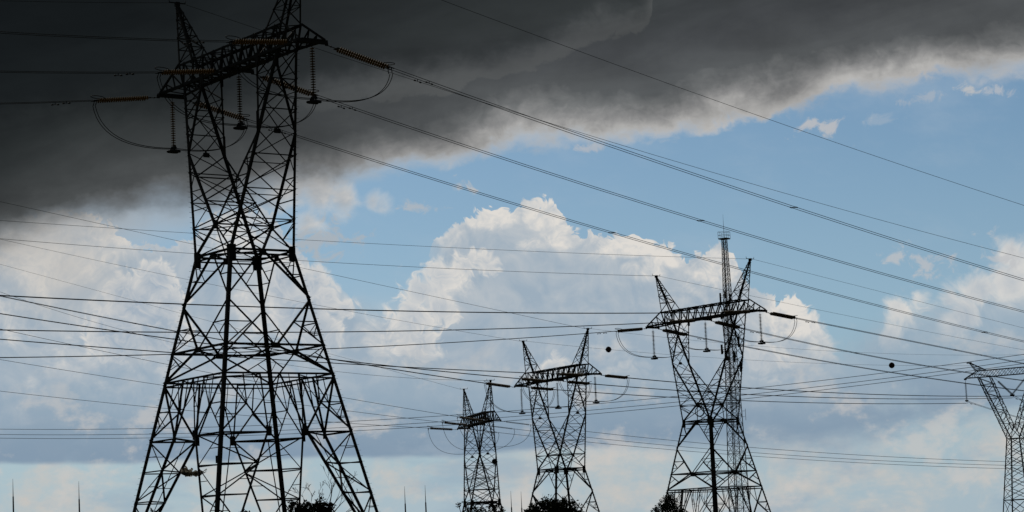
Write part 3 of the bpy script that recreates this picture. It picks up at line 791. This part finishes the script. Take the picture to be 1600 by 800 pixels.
def bundle(sp, t0, t1, label, group, r=0.03, sep=0.22, spacers=(), dampers=(), n=40):
    o = sp.p(t0)
    root = empty('conductor_bundle', o, label, 'power line', group)
    for y in (-sep, sep):
        m = MB(); m.tube([p - o for p in sp.path(t0, t1, y, n)], r, 5); m.build('conductor', M_WIRE, root)
    for t in spacers:
        m = MB(); a, b = sp.p(t-0.10, -sep) - o, sp.p(t+0.10, sep) - o
        m.tube([a, b], 0.035, 6)
        for q in (a, b): m.tube([q - sp.tan(t)*0.12, q + sp.tan(t)*0.12], 0.045, 6)
        m.build('spacer', M_FIT, root)
    for t in dampers:
        for y in (-sep, sep):
            q = sp.p(t + (0.7 if y > 0 else 0), y) - o; d = sp.tan(t); m = MB()
            m.tube([q, q + Vector((0, 0, -0.16))], 0.03, 5); c = q + Vector((0, 0, -0.16))
            m.tube([c - d*0.32, c - d*0.16, c - d*0.15, c + d*0.15, c + d*0.16, c + d*0.32], [0.055, 0.055, 0.018, 0.018, 0.055, 0.055], 6)
            m.build('vibration_damper', M_FIT, root)
    return root
def single(sp, t0, t1, label, group, r=0.03, n=40, name='overhead_wire', cat='power line'):
    o = sp.p(t0); m = MB(); m.tube([p - o for p in sp.path(t0, t1, 0.0, n)], r, 5)
    ob = m.build(name, M_WIRE); ob.location = o
    return tag(ob, label, cat, group)

STR_P = {}
def get_set(kind, mat):
    key = (kind, mat.name)
    if key not in STR_P:
        STR_P[key] = strain_set(mat, False, 0.165 if mat is M_GLASS else 0.215) if kind == 'double' else strain_set(mat, True, 0.15, 22) if kind == 'single' else hang_set(mat, 0.19 if mat is M_GLASS else 0.21)
        return STR_P[key]
    return copy_tree(STR_P[key])
def jumper(e0, d0, e1, d1, s, label, group, r, sep, bdir_):
    # slack loop from one dead end through the string's foot to the other
    def bez(a, b, c, d, n): return [a*(1-t)**3 + b*3*t*(1-t)**2 + c*3*t*t*(1-t) + d*t**3 for t in [i/n for i in range(n+1)]]
    o = Vector(s); root = empty('jumper_cable', o, label, 'jumper cable', group)
    side = Vector((bdir_.y, -bdir_.x, 0))
    for y in ((-sep, sep) if sep else (0,)):
        pts = []
        a = Vector(e0) + side*y; b = Vector(e1) + side*y; c = Vector(s) + side*y
        da, db = a.z - c.z, b.z - c.z
        ha, hb = (a-c), (b-c); ha.z = hb.z = 0
        l1 = bez(a, a + Vector((0, 0, -da*0.75)) - ha*0.06, c + ha*0.62 + Vector((0, 0, -0.25)), c, 14)
        l2 = bez(c, c + hb*0.62 + Vector((0, 0, -0.25)), b + Vector((0, 0, -db*0.75)) - hb*0.06, b, 14)
        m = MB(); m.tube([p - o for p in l1 + l2[1:]], r, 5); m.build('cable', M_WIRE, root)
    return root

POS = {-1: 'left', 0: 'middle', 1: 'right'}
WIRES = [  # pylon, material, kind, {(side, phase): pixels}, wire radius, tower words
 (0, M_GLASS, 'double', {(1, 1): [(780, 167.5), (1100, 277.5), (1600, 437.5)], (1, 0): [(780, 244.5), (1100, 347), (1600, 487)], (1, -1): [(480, 219), (744, 300), (1100, 404.5), (1460, 500)],
     (-1, 1): [(0, 52), (274, 60)], (-1, 0): [(0, 112), (240, 113)], (-1, -1): [(0, 162), (145, 157)]}, 0.023, 'the nearest pylon'),
 (1, M_PORC, 'double', {(1, 1): [(1240, 497), (1400, 527), (1540, 557)], (1, 0): [(1170, 515.5), (1454, 573)], (1, -1): [(1174, 545), (1400, 582), (1600, 611)],
     (-1, 1): [(0, 463.5), (290, 471), (500, 485), (1030, 490)], (-1, 0): [(0, 516), (300, 518), (500, 519.5), (1000, 506)], (-1, -1): [(0, 558.5), (265, 554.5), (514, 544), (958, 519)]}, 0.036, 'the mast-side pylon'),
 (2, M_PORC, 'double', {(1, 1): [(1000, 592), (1054, 598), (1160, 605), (1576, 619)], (1, 0): [(917, 599), (1054, 609), (1160, 616.5), (1570, 622)], (1, -1): [(861, 609), (1057, 621), (1160, 626), (1513, 630)],
     (-1, 1): [(0, 530), (264, 551), (520, 566), (811, 584)], (-1, 0): [(0, 490), (270, 530), (520, 561), (808, 593)], (-1, -1): [(0, 462), (270, 518), (520, 560), (757, 600)]}, 0.036, 'the round-tree pylon'),
 (3, M_DISC, 'single', {(1, 1): [(817, 663), (916, 674), (1173, 699), (1562, 721)], (1, 0): [(916, 684), (1000, 692), (1240, 711), (1562, 727)], (1, -1): [(916, 691), (1000, 698), (1240, 717), (1562, 732)],
     (-1, 1): [(0, 514), (260, 569), (537, 621), (700, 650)], (-1, 0): [(0, 562), (293, 607), (548, 643), (700, 662)], (-1, -1): [(0, 611), (244, 637), (345, 646), (690, 669)]}, 0.036, 'the smallest pylon'),
]
TEND = {0: (260, 190), 1: (190, 190), 2: (0, 190), 3: (220, 170)}
SETG = {0: 'amber strain insulators on the nearest pylon', 1: 'strain insulators on the mast-side pylon', 2: 'strain insulators on the round-tree pylon', 3: 'strain insulators on the smallest pylon'}
SIDE = {1: 'right', -1: 'left'}
P5 = None
def far_end(k): return None
SPANS = {}
for (pi_, mat, kind, paths, wr, words) in WIRES:
    ends = {}
    for (sb, k), pix in paths.items():
        S = pyl(pi_, k*AT, sb*(BT + 0.1), ZT - 0.2)
        d = bdir(pi_)*sb
        if pi_ == 2 and sb == 1:           # runs on to the far Y-shaped pylon
            d = (Y5_POINT(k) - S)
        sp = Span(S, d, pix, q=(0.0012 if pi_ == 0 and sb == -1 else None))
        SPANS[pi_, sb, k] = sp
        st = get_set('double', M_PORC) if (pi_ == 3 and sb == -1) else get_set(kind, mat); aim(st, S, sp.tan(1.5))
        col = {0: 'amber twin-string', 1: 'brown twin-string', 2: 'brown twin-string', 3: 'thin dark' if sb > 0 else 'thick brown'}[pi_]
        st['label'] = f"{col} strain insulator at the {POS[k]} arm point of {words}, {SIDE[sb]} side"
        st['group'] = SETG[pi_]
        L = LS if kind == 'double' else LS
        e = S + sp.tan(1.5)*(LS - 0.1); ends[sb, k] = (e + Vector((0, 0, -0.35)), sp)
        t0 = LS*sp.d.dot(sp.tan(1.5)) - 0.15
        te = TEND[pi_][0 if sb == 1 else 1]
        if pi_ == 2 and sb == 1: te = (Y5_POINT(k) - S).xy.length
        lab = f"{'twin' if kind == 'double' else 'single'} line running {SIDE[sb]} from the {POS[k]} arm point of {words}"
        grp = {0: 'conductors of the nearest line', 1: 'conductors of the line by the mast', 2: 'conductors of the line behind the round tree', 3: 'conductors of the smallest pylon'}[pi_]
        if kind == 'double':
            spc = []
            if pi_ == 0 and sb == 1:
                x = {1: 1245, 0: 1098, -1: 958}[k]; r = ray(x, 400); t = (r.x*S.y - S.x)/(sp.d.x - r.x*sp.d.y); spc = [t, t+45, t+90, t+135]
            else: spc = [28 + 9*k + 45*j for j in range(3) if 28 + 9*k + 45*j < te-4]
            bundle(sp, t0, te, lab, grp, wr, 0.22, spc, [t0 + 2.4] if pi_ < 2 else [])
        else: single(sp, t0, te, lab, grp, wr)
    for k in (-1, 0, 1):
        e0, s0 = ends[-1, k]; e1, s1 = ends[1, k]
        if kind == 'double':
            hp = pyl(pi_, k*(AT - 0.05), 0, ZT - 0.16); h = get_set('hang', mat); h.location = hp; h.rotation_euler = (0, 0, -radians(PX[pi_][2]) + pi/2)
            h['label'] = f"{['amber', 'brown', 'brown'][pi_]} insulator string hanging plumb below the {POS[k]} arm point of {words}"
            h['group'] = f'hanging insulator strings of {words}'
            foot = hp + Vector((0, 0, -3.75 - 0.2))
        else:
            foot = pyl(pi_, k*AT, 0, ZT - 4.6)
        jumper(e0, None, e1, None, foot, f"slack jumper loop under the {POS[k]} arm point of {words}", f'jumper loops of {words}', 0.03 if pi_ == 0 else 0.034, 0.2 if kind == 'double' else 0, bdir(pi_))

# earth wires on the peaks
def earth(pi_, s, sb, pix, label, te, r=0.018, d=None, q=None):
    S = pyl(pi_, s*AP, sb*0.65, ZP + 0.12)
    sp = Span(S, d if d is not None else bdir(pi_)*sb, pix, q); single(sp, 0.1, te, label, 'earth wires strung between pylon peaks', r, name='earth_wire', cat='earth wire'); return sp
earth(0, -1, 1, [(390, 45), (1100, 264.5), (1600, 403.5)], 'thin earth wire from the left peak of the nearest pylon, falling to the right', 260)
earth(0, 1, 1, [(690, 0), (1240, 200), (1600, 321)], 'topmost thin earth wire crossing the storm cloud to the right', 260)
earth(0, -1, -1, [(0, 1), (200, 5)], 'thin earth wire from the left peak of the nearest pylon, towards the left', 190, q=0.0008)
earth(0, 1, -1, [(0, -45)], 'earth wire from the right peak of the nearest pylon, towards the left', 190, q=0.0008)
earth(1, -1, -1, [(0, 373), (300, 396), (500, 409), (1000, 431)], 'earth wire from the left peak of the mast-side pylon, towards the left', 190, 0.024)
earth(1, 1, -1, [(0, 345), (300, 363), (500, 377), (1040, 401)], 'earth wire from the right peak of the mast-side pylon, towards the left', 190, 0.020)
earth(1, -1, 1, [(1175, 464), (1362, 500), (1600, 547)], 'earth wire from the left peak of the mast-side pylon, towards the right', 190, 0.018)
earth(1, 1, 1, [(1177, 405), (1362, 452), (1550, 500)], 'earth wire from the right peak of the mast-side pylon, towards the right', 190, 0.018)
earth(2, 1, -1, [(0, 315), (300, 381), (500, 425), (900, 509)], 'earth wire from the right peak of the round-tree pylon, towards the left', 190, 0.024)
earth(2, -1, -1, [(0, 374), (300, 437), (549, 488), (800, 530)], 'earth wire from the left peak of the round-tree pylon, towards the left', 190, 0.020)
earth(3, -1, -1, [(0, 421), (300, 485), (535, 549), (715, 602)], 'earth wire from the left peak of the smallest pylon, towards the left', 170, 0.020)
earth(3, 1, -1, [(26, 467), (280, 532), (526, 586)], 'earth wire from the right peak of the smallest pylon, towards the left', 170, 0.026)
S_ = pyl(2, -AP, 0.65, ZP + 0.12); d_ = Y5_PEAK(-1) - S_
spb = earth(2, -1, 1, [(951, 547.5), (1160, 561), (1392, 571)], 'earth wire carrying two marker balls, ending at the far right pylon', d_.xy.length, 0.018, d_)
S_ = pyl(2, AP, 0.65, ZP + 0.12); d_ = Y5_PEAK(1) - S_
earth(2, 1, 1, [(1000, 525), (1198, 541), (1510, 555)], 'earth wire from the right peak of the round-tree pylon, towards the right', d_.xy.length, 0.016, d_)

# marker balls clamped on the earth wire
def marker(x, label):
    r = ray(x, 550); t = (r.x*spb.S.y - spb.S.x)/(spb.d.x - r.x*spb.d.y); p = spb.p(t)
    root = empty('marker_ball', p, label, 'marker ball', 'aircraft marker balls on the earth wire')
    R = 4.6*p.y/FOC
    m = MB(); m.lathe((0, 0, -R), (0, 0, 1), [(R*(1-cos(a)), max(0.004, R*sin(a))) for a in [pi*i/14 for i in range(15)]], 20); m.build('shell', M_BALL, root)
    m = MB()
    m.tube([(R*1.01*cos(2*pi*i/24)*spb.d.x, R*1.01*cos(2*pi*i/24)*spb.d.y, R*1.01*sin(2*pi*i/24)) for i in range(24)], 0.018, 5, closed=True); m.build('seam', M_FIT, root)
    for s in (-1, 1):
        m = MB(); a = spb.d*s*R*0.96; m.tube([a, a + spb.d*s*0.22], [0.06, 0.035], 6); m.build('wire_clamp', M_FIT, root)
marker(951, 'dark round marker ball just left of the insulators of the mast-side pylon')
marker(1392, 'dark round marker ball hanging in the open sky left of the far right pylon')

# the line of three wires that crosses the whole view low down
for j, pix in enumerate(([(0, 671), (234, 669), (548, 658), (722, 647), (916, 633), (1057, 620), (1240, 600), (1600, 553)],
                         [(0, 679), (234, 678), (554, 667), (725, 657), (916, 641), (1062, 628), (1240, 609), (1600, 562)],
                         [(0, 685), (234, 684), (554, 672), (716, 664), (916, 647), (1068, 634), (1240, 616), (1600, 567)])):
    a = at(0, pix[0][1], 335 + 3*j); b = at(1600, pix[-1][1], 268 + 3*j)
    sp = Span(a, b-a, pix, free=True)
    single(sp, -70, (b-a).xy.length + 60, ['topmost of the three slack wires crossing the view low from edge to edge', 'middle one of the three slack wires crossing the view low from edge to edge',
        'lowest of the three slack wires crossing the view low from edge to edge'][j], 'three wires crossing the whole view', 0.03, 70)

# insulators and onward wires of the slender pylon
def straight_string(m, a, b, r, n):
    a, b = Vector(a), Vector(b); string_mesh(m, a, b-a, (b-a).length, n, r)
for k in (-1, 1):
    top = y5w(k*AT5, 0, ZB5 - 0.2); ft = Y5_FOOT[k]
    root = empty('suspension_insulator', top, 'long dark insulator string hanging from the left arm tip of the far right pylon' if k < 0 else 'insulator string at the right arm tip of the far right pylon, outside the frame', 'insulator')
    m = MB(); m.tube([(0, 0, 0), (0, 0, -0.5)], 0.03, 6); m.build('link', M_FIT, root)
    m = MB(); straight_string(m, (0, 0, -0.5), ft - top + Vector((0, 0, 0.25)), 0.22, 22); m.build('insulator_string', M_DISC, root)
    m = MB(); c = ft - top; m.box(c + Vector((0, 0, 0.12)), (0.3, 0, 0), (0, 0.1, 0), (0, 0, 0.1)); m.box(c, (0.12, 0, 0), (0, 0.35, 0), (0, 0, 0.06)); m.build('clamp_yoke', M_FIT, root)
ft = Y5_FOOT[0]
root = empty('v_string_insulator', ft, 'pair of dark insulator strings forming a V under the beam of the far right pylon', 'insulator')
for s in (-1, 1):
    a = y5w(s*3.3, 0, ZB5 - 0.1) - ft; b = Vector((0, 0, 0.2)); m = MB(); st = L3(a, b, 0.24)
    m.tube([a, st], 0.025, 6); m.build('link', M_FIT, root)
    m = MB(); straight_string(m, st, b, 0.22, 22); m.build('insulator_string', M_DISC, root)
m = MB(); m.box((0, 0, 0.06), (0.4, 0, 0), (0, 0.12, 0), (0, 0, 0.14)); m.build('clamp_yoke', M_FIT, root)
for k, pix in ((-1, [(1550, 639), (1587, 651.5)]), (0, [(1600, 627)]), (1, [(1700, 640)])):
    sp = Span(Y5_FOOT[k], (0.62, 0.78), pix, q=0.0006)
    bundle(sp, 0.0, 150, {-1: 'twin conductors falling away right from the left string of the far right pylon', 0: 'twin conductors leaving the V string of the far right pylon', 1: 'twin conductors leaving the right string of the far right pylon'}[k],
           'conductors beyond the far right pylon', 0.034, 0.22, (), (2.0,))

# ------------------------------------------------------------------ radio mast
def make_mast():
    Ym = 400.0; c = at(1156, 800, Ym); g = ground(c.x, Ym)
    root = empty('radio_mast', (c.x, Ym, g), 'thin square lattice radio mast with a railed platform, behind the right-hand dark pylon', 'radio mast', rz=radians(-30))
    top = 54.4 - g; R = lambda z: (0.47 + 0.030*(top - z))/1.414
    cs = [(-1, -1), (1, -1), (1, 1), (-1, 1)]
    P_ = lambda q, z: Vector((q[0]*R(z), q[1]*R(z), z))
    for q in cs:
        m = MB(); m.tube([P_(q, 0), P_(q, top)], [0.10, 0.05], 6); m.build('leg', M_MAST, root)
    zs = [0.0]
    while zs[-1] < top - 0.3: zs.append(min(top, zs[-1] + max(0.85, R(zs[-1])*1.5)))
    for i in range(4):
        a, b = cs[i], cs[(i+1) % 4]; m = MB()
        for k, (z1, z2) in enumerate(zip(zs, zs[1:])):
            w = 0.05
            m.angle(P_(a, z1), P_(b, z2), w, (0, 0, 1)); m.angle(P_(b, z1), P_(a, z2), w, (0, 0, 1)); m.angle(P_(a, z1), P_(b, z1), w, (0, 0, 1))
        m.build('face_bracing', M_MAST, root)
    m = MB()
    for x in (-0.16, 0.16): m.tube([(x, R(0)*0.4 - 0.3, 0.1), (x, R(top)*0.6, top)], 0.022, 5)
    z = 0.4
    while z < top: t = z/top; y = (R(0)*0.4-0.3)*(1-t) + R(top)*0.6*t; m.tube([(-0.16, y, z), (0.16, y, z)], 0.014, 4); z += 0.4
    m.build('ladder', M_MAST, root)
    m = MB()
    for k in range(4): m.tube([(-0.25+0.06*k, -R(0)*0.3, 0.2), (-0.12+0.05*k, -R(top)*0.7, top-0.5)], 0.022, 5)
    m.build('feeder_cable', M_CONC, root)
    m = MB(); m.box((0, 0, top), (0.75, 0, 0), (0, 0.75, 0), (0, 0, 0.09)); pf = m.build('platform', M_MAST, root)
    m = MB()
    for q in cs:
        m.tube([(q[0]*0.75, q[1]*0.75, top), (q[0]*0.75, q[1]*0.75, top+1.15)], 0.03, 5); m.tube([(q[0]*0.75, 0, top), (q[0]*0.75, 0, top+1.15)], 0.025, 5)
    for zz_ in (0.6, 1.15): m.tube([(q[0]*0.75, q[1]*0.75, top+zz_) for q in cs], 0.028, 5, closed=True)
    m.build('railing', M_MAST, pf)
    m = MB(); m.tube([(0, 0, top), (0, 0, top+1.6), (0, 0, top+4.1)], [0.06, 0.035, 0.012], 6); m.build('lightning_rod', M_MAST, root)
    for (q, z, h_, w_) in (((-1, -1), 44.6, 0.75, 0.13), ((1, -1), 44.4, 0.6, 0.12), ((-1, 1), 45.2, 0.6, 0.12), ((1, 1), 37.2, 0.9, 0.16), ((1, -1), 34.6, 0.9, 0.18), ((-1, -1), 36.0, 0.8, 0.15), ((1, 1), 33.0, 0.8, 0.16)):
        z = z - g; m = MB(); p = P_(q, z)*1.0; o = Vector((q[0]*0.35, q[1]*0.35, 0))
        m.box(p + o, (w_, 0, 0), (0, w_*0.6, 0), (0, 0, h_)); m.tube([p, p + o], 0.025, 5); m.tube([p + Vector((0, 0, 0.3)), p + o + Vector((0, 0, 0.3))], 0.025, 5)
        m.build('panel_antenna', M_FIT, root)
    for (q, z) in (((-1, -1), 35.6), ((-1, 1), 34.6)):
        m = MB(); p = P_(q, z-g); d = Vector((q[0], q[1], 0)).normalized()
        m.tube([p, p + d*0.25], 0.04, 6); m.lathe(p + d*0.25, d, [(0, 0.12), (0.08, 0.34), (0.16, 0.40), (0.20, 0.40), (0.26, 0.15)], 14); m.build('dish_antenna', M_FIT, root)
    q = (1, 1); z = 24.8 - g; p = P_(q, z); m = MB()
    for a, b in (((0, 0), (0.75, 0)),): m.tube([p, p + Vector((0.5, 0.3, 0)), p + Vector((0.5, 0.3, 0.95)), p + Vector((0, 0, 0.95))], 0.035, 5)
    m.tube([p + Vector((0.5, 0.3, -0.6)), p + Vector((0.5, 0.3, 1.3))], 0.035, 5); m.build('side_bracket', M_MAST, root)
make_mast()

# ------------------------------------------------------------------ slim masts along the bottom of the view
for (x, y, Yd, lab) in ((20, 748, 300, 'slim grey mast standing at the far left edge of the view'),
                        (123, 752, 300, 'slim grey mast left of the nearest pylon, second from the left edge'),
                        (632, 760, 310, 'slim dark mast just right of the nearest pylon, the left one of a pair'),
                        (664, 758, 310, 'slim dark mast left of the small far pylon, the right one of a pair'),
                        (798, 767, 325, 'slim dark mast just right of the small far pylon'),
                        (814, 768, 325, 'slim dark mast close to the left side of the round tree crown'),
                        (848, 771, 380, 'short tip of a mast poking up above the round tree crown')):
    t = at(x, y, Yd); g = ground(t.x, Yd); H = t.z - g
    root = empty('lightning_mast', (t.x, Yd, g), lab, 'mast', 'slim masts along the bottom of the view')
    thin = x == 848
    m = MB(); m.tube([(0, 0, 0), (0, 0, H*0.45), (0, 0, H*0.45+0.02), (0, 0, H-2.2)], [0.20, 0.15, 0.135, 0.085] if not thin else [0.12, 0.09, 0.08, 0.05], 10); m.build('pole', M_FIT, root)
    m = MB(); m.tube([(0, 0, H-2.25), (0, 0, H-2.1), (0, 0, H)], [0.07, 0.05, 0.015] if not thin else [0.05, 0.03, 0.01], 7); m.build('spike', M_FIT, root)
    m = MB(); m.box((0, 0, 0.05), (0.3, 0, 0), (0, 0.3, 0), (0, 0, 0.05)); m.build('base_plate', M_FIT, root)

# ------------------------------------------------------------------ trees
def rv(r): 
    while True:
        v = Vector((r.uniform(-1, 1), r.uniform(-1, 1), r.uniform(-1, 1)))
        if 0.05 < v.length < 1: return v
def leaf(m, p, size, r, up=0.3):
    n = (rv(r).normalized() + Vector((0, 0, up))).normalized(); e = n.orthogonal().normalized(); a = r.uniform(0, 6.28)
    d = e*cos(a) + n.cross(e)*sin(a); w = n.cross(d)
    L = size*r.uniform(0.7, 1.3); k = L*0.30
    m.add([p, p + d*L*0.45 + w*k, p + d*L, p + d*L*0.45 - w*k], [(0, 1, 2, 3)])
def limb(m, p, d, L, r0, depth, r, bend=0.25, minr=0.008, tips=None):
    n = 5; pts = [p.copy()]; rad = [r0]; q = p.copy(); d = d.normalized()
    for i in range(n):
        d = (d + rv(r)*bend*0.5).normalized(); q = q + d*(L/n); pts.append(q.copy()); rad.append(max(minr, r0*(1 - 0.65*(i+1)/n)))
    m.tube(pts, rad, 5 if r0 < 0.06 else 8)
    if tips is not None: tips.append(q.copy())
    if depth > 0:
        for k in range(r.choice((2, 3))):
            i = r.randint(2, n); dd = (d + rv(r)*0.75 + Vector((0, 0, 0.15))).normalized()
            limb(m, pts[i], dd, L*r.uniform(0.45, 0.7), rad[i]*0.7, depth-1, r, bend, minr, tips)
def make_tree(name, x, Yd, label, clumps, nleaf, size, seed, cat='tree', group=None, trunk_r=0.22, bare=(), mat=None, grow=1.3):
    # clumps: photo x, y and radius in photo pixels, at the tree's own distance
    r = random.Random(seed); b = at(x, 800, Yd); g = ground(b.x, Yd); base = Vector((b.x, Yd, g)); s = Yd/FOC
    root = empty(name, base, label, cat, group)
    clumps = [(cx, cy - rr*0.15, rr*grow) for cx, cy, rr in clumps]
    bl = [(at(cx, cy, Yd) - base + Vector((0, r.uniform(-0.5, 0.5)*rr*s, 0)), rr*s) for cx, cy, rr in clumps]
    m = MB(); top = max(c.z for c, q in bl)
    lowest = min(c.z for c, q in bl); fork = Vector((0, 0, max(0.3, lowest*0.5)))
    m.tube([(0, 0, -0.3), (0.05, 0, fork.z*0.5), fork], [trunk_r*1.3, trunk_r, trunk_r*0.85], 10)
    for c, q in bl:
        mid = fork.lerp(c, 0.55) + rv(r)*0.3*q
        m.tube([fork, mid, c], [trunk_r*0.55, trunk_r*0.35, 0.03], 6)
        for k in range(4): e = c + rv(r)*q*0.9; m.tube([c, e], [0.04, 0.01], 4)
    m.build('trunk', M_BARK, root)
    m = MB(); tot = sum(q*q for c, q in bl)
    for c, q in bl:
        k = int(nleaf*q*q/tot); sub = [(c + rv(r).normalized()*q*r.uniform(0.35, 0.85), q*r.uniform(0.22, 0.42)) for _ in range(14)] + [(c, q*0.75)]*3
        for i in range(k):
            o, w = r.choice(sub); v = rv(r); v = v.normalized()*(v.length**0.6)
            leaf(m, o + v*w, size, r)
    m.build('crown', mat or M_LEAF, root)
    for (x0, y0, x1, y1, rr) in bare:
        a, e = at(x0, y0, Yd) - base, at(x1, y1, Yd) - base; m = MB()
        limb(m, a, e - a, (e-a).length, rr, 3, r, 0.28, 0.014); m.build('bare_branch', M_BARK, root)
def down(lst, x, y0, w0, y1, w1, n, seed):
    r = random.Random(seed); out = list(lst)
    for i in range(n): t = (i+0.5)/n; w = w0 + (w1-w0)*t; out.append((x + r.uniform(-w, w)*0.6, y0 + (y1-y0)*t, 12 + r.uniform(0, 6)))
    return out
make_tree('leafy_tree', 487, 230, 'dark leafy tree with bare twigs on top, seen through the nearest pylon',
    down([(462, 798, 12), (478, 797, 11), (500, 791, 10), (512, 797, 11), (488, 806, 18), (455, 788, 5), (470, 812, 20), (508, 812, 18), (490, 828, 26), (468, 835, 24), (515, 835, 24)], 490, 850, 30, 930, 22, 10, 3),
    11000, 0.28, 5, grow=1.22, bare=((512, 796, 527, 759, 0.07), (514, 800, 534, 768, 0.07), (520, 802, 538, 786, 0.06), (500, 790, 497, 768, 0.035), (478, 795, 474, 772, 0.035), (486, 794, 487, 770, 0.02), (530, 812, 548, 792, 0.05), (505, 792, 516, 772, 0.035)))
make_tree('round_tree', 866, 330, 'dense dark tree with a wide rounded crown, in front of a pylon\'s feet',
    down([(843, 796, 12), (858, 793, 11), (876, 793, 11), (890, 796, 12), (866, 802, 18), (834, 804, 12), (900, 806, 12), (835, 818, 16), (906, 820, 16), (868, 818, 26), (850, 830, 26), (890, 832, 26), (868, 846, 30)], 868, 860, 30, 910, 22, 8, 4),
    22000, 0.34, 8, trunk_r=0.3, grow=1.45)
make_tree('conifer_tree', 1046, 300, 'dark cone-shaped tree with lumpy boughs, at the left foot of the pylon by the mast',
    down([(1046, 774, 5), (1041, 781, 6), (1051, 783, 6), (1046, 788, 8), (1034, 791, 6), (1057, 792, 6), (1040, 797, 9), (1052, 798, 9), (1028, 797, 6), (1063, 798, 6), (1046, 808, 14), (1024, 806, 8), (1068, 807, 8), (1034, 818, 14), (1058, 818, 14), (1046, 834, 20), (1024, 836, 14), (1068, 836, 14)], 1046, 850, 34, 915, 36, 14, 5),
    18000, 0.24, 11, trunk_r=0.26, grow=1.4)
make_tree('young_tree', 748, 262, 'sparse young tree whose leafy sprigs reach up before the small far pylon',
    [(716, 789, 4), (725, 786, 3), (731, 799, 6), (742, 797, 6), (752, 801, 8), (765, 792, 4), (774, 791, 5), (772, 798, 5), (783, 797, 5), (740, 812, 14), (765, 814, 14), (725, 812, 10), (782, 815, 10), (750, 835, 20)], 2600, 0.24, 17, trunk_r=0.12)
make_tree('shrub_tree', 382, 210, 'small round tree top just showing between the legs of the nearest pylon',
    [(382, 801, 4), (378, 808, 8), (387, 810, 8), (382, 824, 16), (372, 840, 16), (394, 842, 16)], 2200, 0.2, 23, trunk_r=0.1)
make_tree('pointed_shrub', 236, 205, 'pointed leafy shoot at the foot of the nearest pylon\'s left leg',
    [(236, 797, 2), (238, 801, 3), (243, 803, 3), (240, 810, 7), (236, 824, 12), (246, 836, 12)], 1200, 0.18, 29, trunk_r=0.07)

# ------------------------------------------------------------------ torn sheet caught on the nearest pylon
def make_rag():
    o = at(283, 737, 177.6); r = random.Random(4); s = 177.6/FOC
    root = empty('torn_sheet', o, 'torn sheet of plastic caught on a brace of the nearest pylon, blown out sideways', 'plastic sheet')
    for (L, w, z, sag, ph, drop) in ((40, 14, 0.02, -0.14, 0.3, 0.0), (19, 16, 0.06, -0.05, 1.4, 0.0), (39, 7, -0.10, -0.16, 2.2, -0.03), (24, 8, -0.12, -0.08, 3.1, -0.02), (37, 8, -0.02, -0.2, 4.0, -0.02)):
        m = MB(); nu, nv = 40, 8; vs = []
        for i in range(nu+1):
            t = i/nu; x = L*s*t
            wid = w*s*(0.55 + 0.45*sin(t*9 + ph)*sin(t*4.2 + ph*2))*(1.15 - 0.5*abs(2*t-0.75) if t < 0.85 else 0.75*(1-t)/0.15 + 0.2)
            for j in range(nv+1):
                u = j/nv - 0.5
                up_ = (max(0, t-0.7)**2)*2.6
                vs.append((x + r.uniform(-.012, .012), 0.16*sin(t*7 + ph*3 + u*3) + 0.06*sin(u*9 + t*23), z + drop*t + sag*sin(t*pi*0.9) + up_*0.5 + u*wid + 0.03*sin(t*31 + u*6 + ph) + r.uniform(-.012, .012)))
        m.add(vs, [(i*(nv+1)+j, i*(nv+1)+j+1, (i+1)*(nv+1)+j+1, (i+1)*(nv+1)+j) for i in range(nu) for j in range(nv) if r.random() > 0.05], True)
        ob = m.build('torn_strip', M_RAG, root)
    m = MB()
    for k in range(3): m.tube([(0.04*cos(a)-0.02, 0.05*sin(a), 0.05*k - 0.1 + 0.03*sin(a)) for a in [2*pi*i/14 for i in range(14)]], 0.02, 5, closed=True)
    m.build('knot', M_RAG, root)
make_rag()

# coils of spare cable and a splice box on the farther pylons
c = at(1093, 643, pyl(1, 0, -bb(ZC), 0).y - 0.2)
root = empty('cable_coil', c, 'round coil of spare cable hung at the crotch of the pylon by the mast', 'cable coil', rz=radians(-20))
for k in range(4):
    m = MB(); R = 0.56 + 0.03*k; m.tube([(R*cos(a), 0.04*k, R*sin(a)*1.05) for a in [2*pi*i/32 for i in range(32)]], 0.028, 5, closed=True); m.build('cable_turn', M_WIRE, root)
m = MB(); m.tube([(0.45, 0.05, 0.40), (0.15, 0.05, 1.05), (-0.35, 0.1, 0.75)], 0.05, 6); m.tube([(-0.35, 0.1, 0.78), (0.35, 0.1, 1.15)], 0.11, 8); m.build('splice_case', M_FIT, root)
c = at(772.5, 721, pyl(3, SW, SW, 0).y - 0.5)
root = empty('cable_coil', c, 'small dark cable drum fixed to the right leg of the small far pylon', 'cable coil')
m = MB(); m.lathe((0, -0.14, 0), (0, 1, 0), [(0, 0.16), (0.01, 0.44), (0.07, 0.46), (0.09, 0.36), (0.2, 0.36), (0.22, 0.46), (0.28, 0.44), (0.29, 0.16)], 18); m.build('drum', M_FIT, root)
m = MB(); m.box((0.05, 0.25, 0), (0.5, 0, 0), (0, 0.05, 0), (0, 0, 0.06)); m.build('mounting_bar', M_FIT, root)
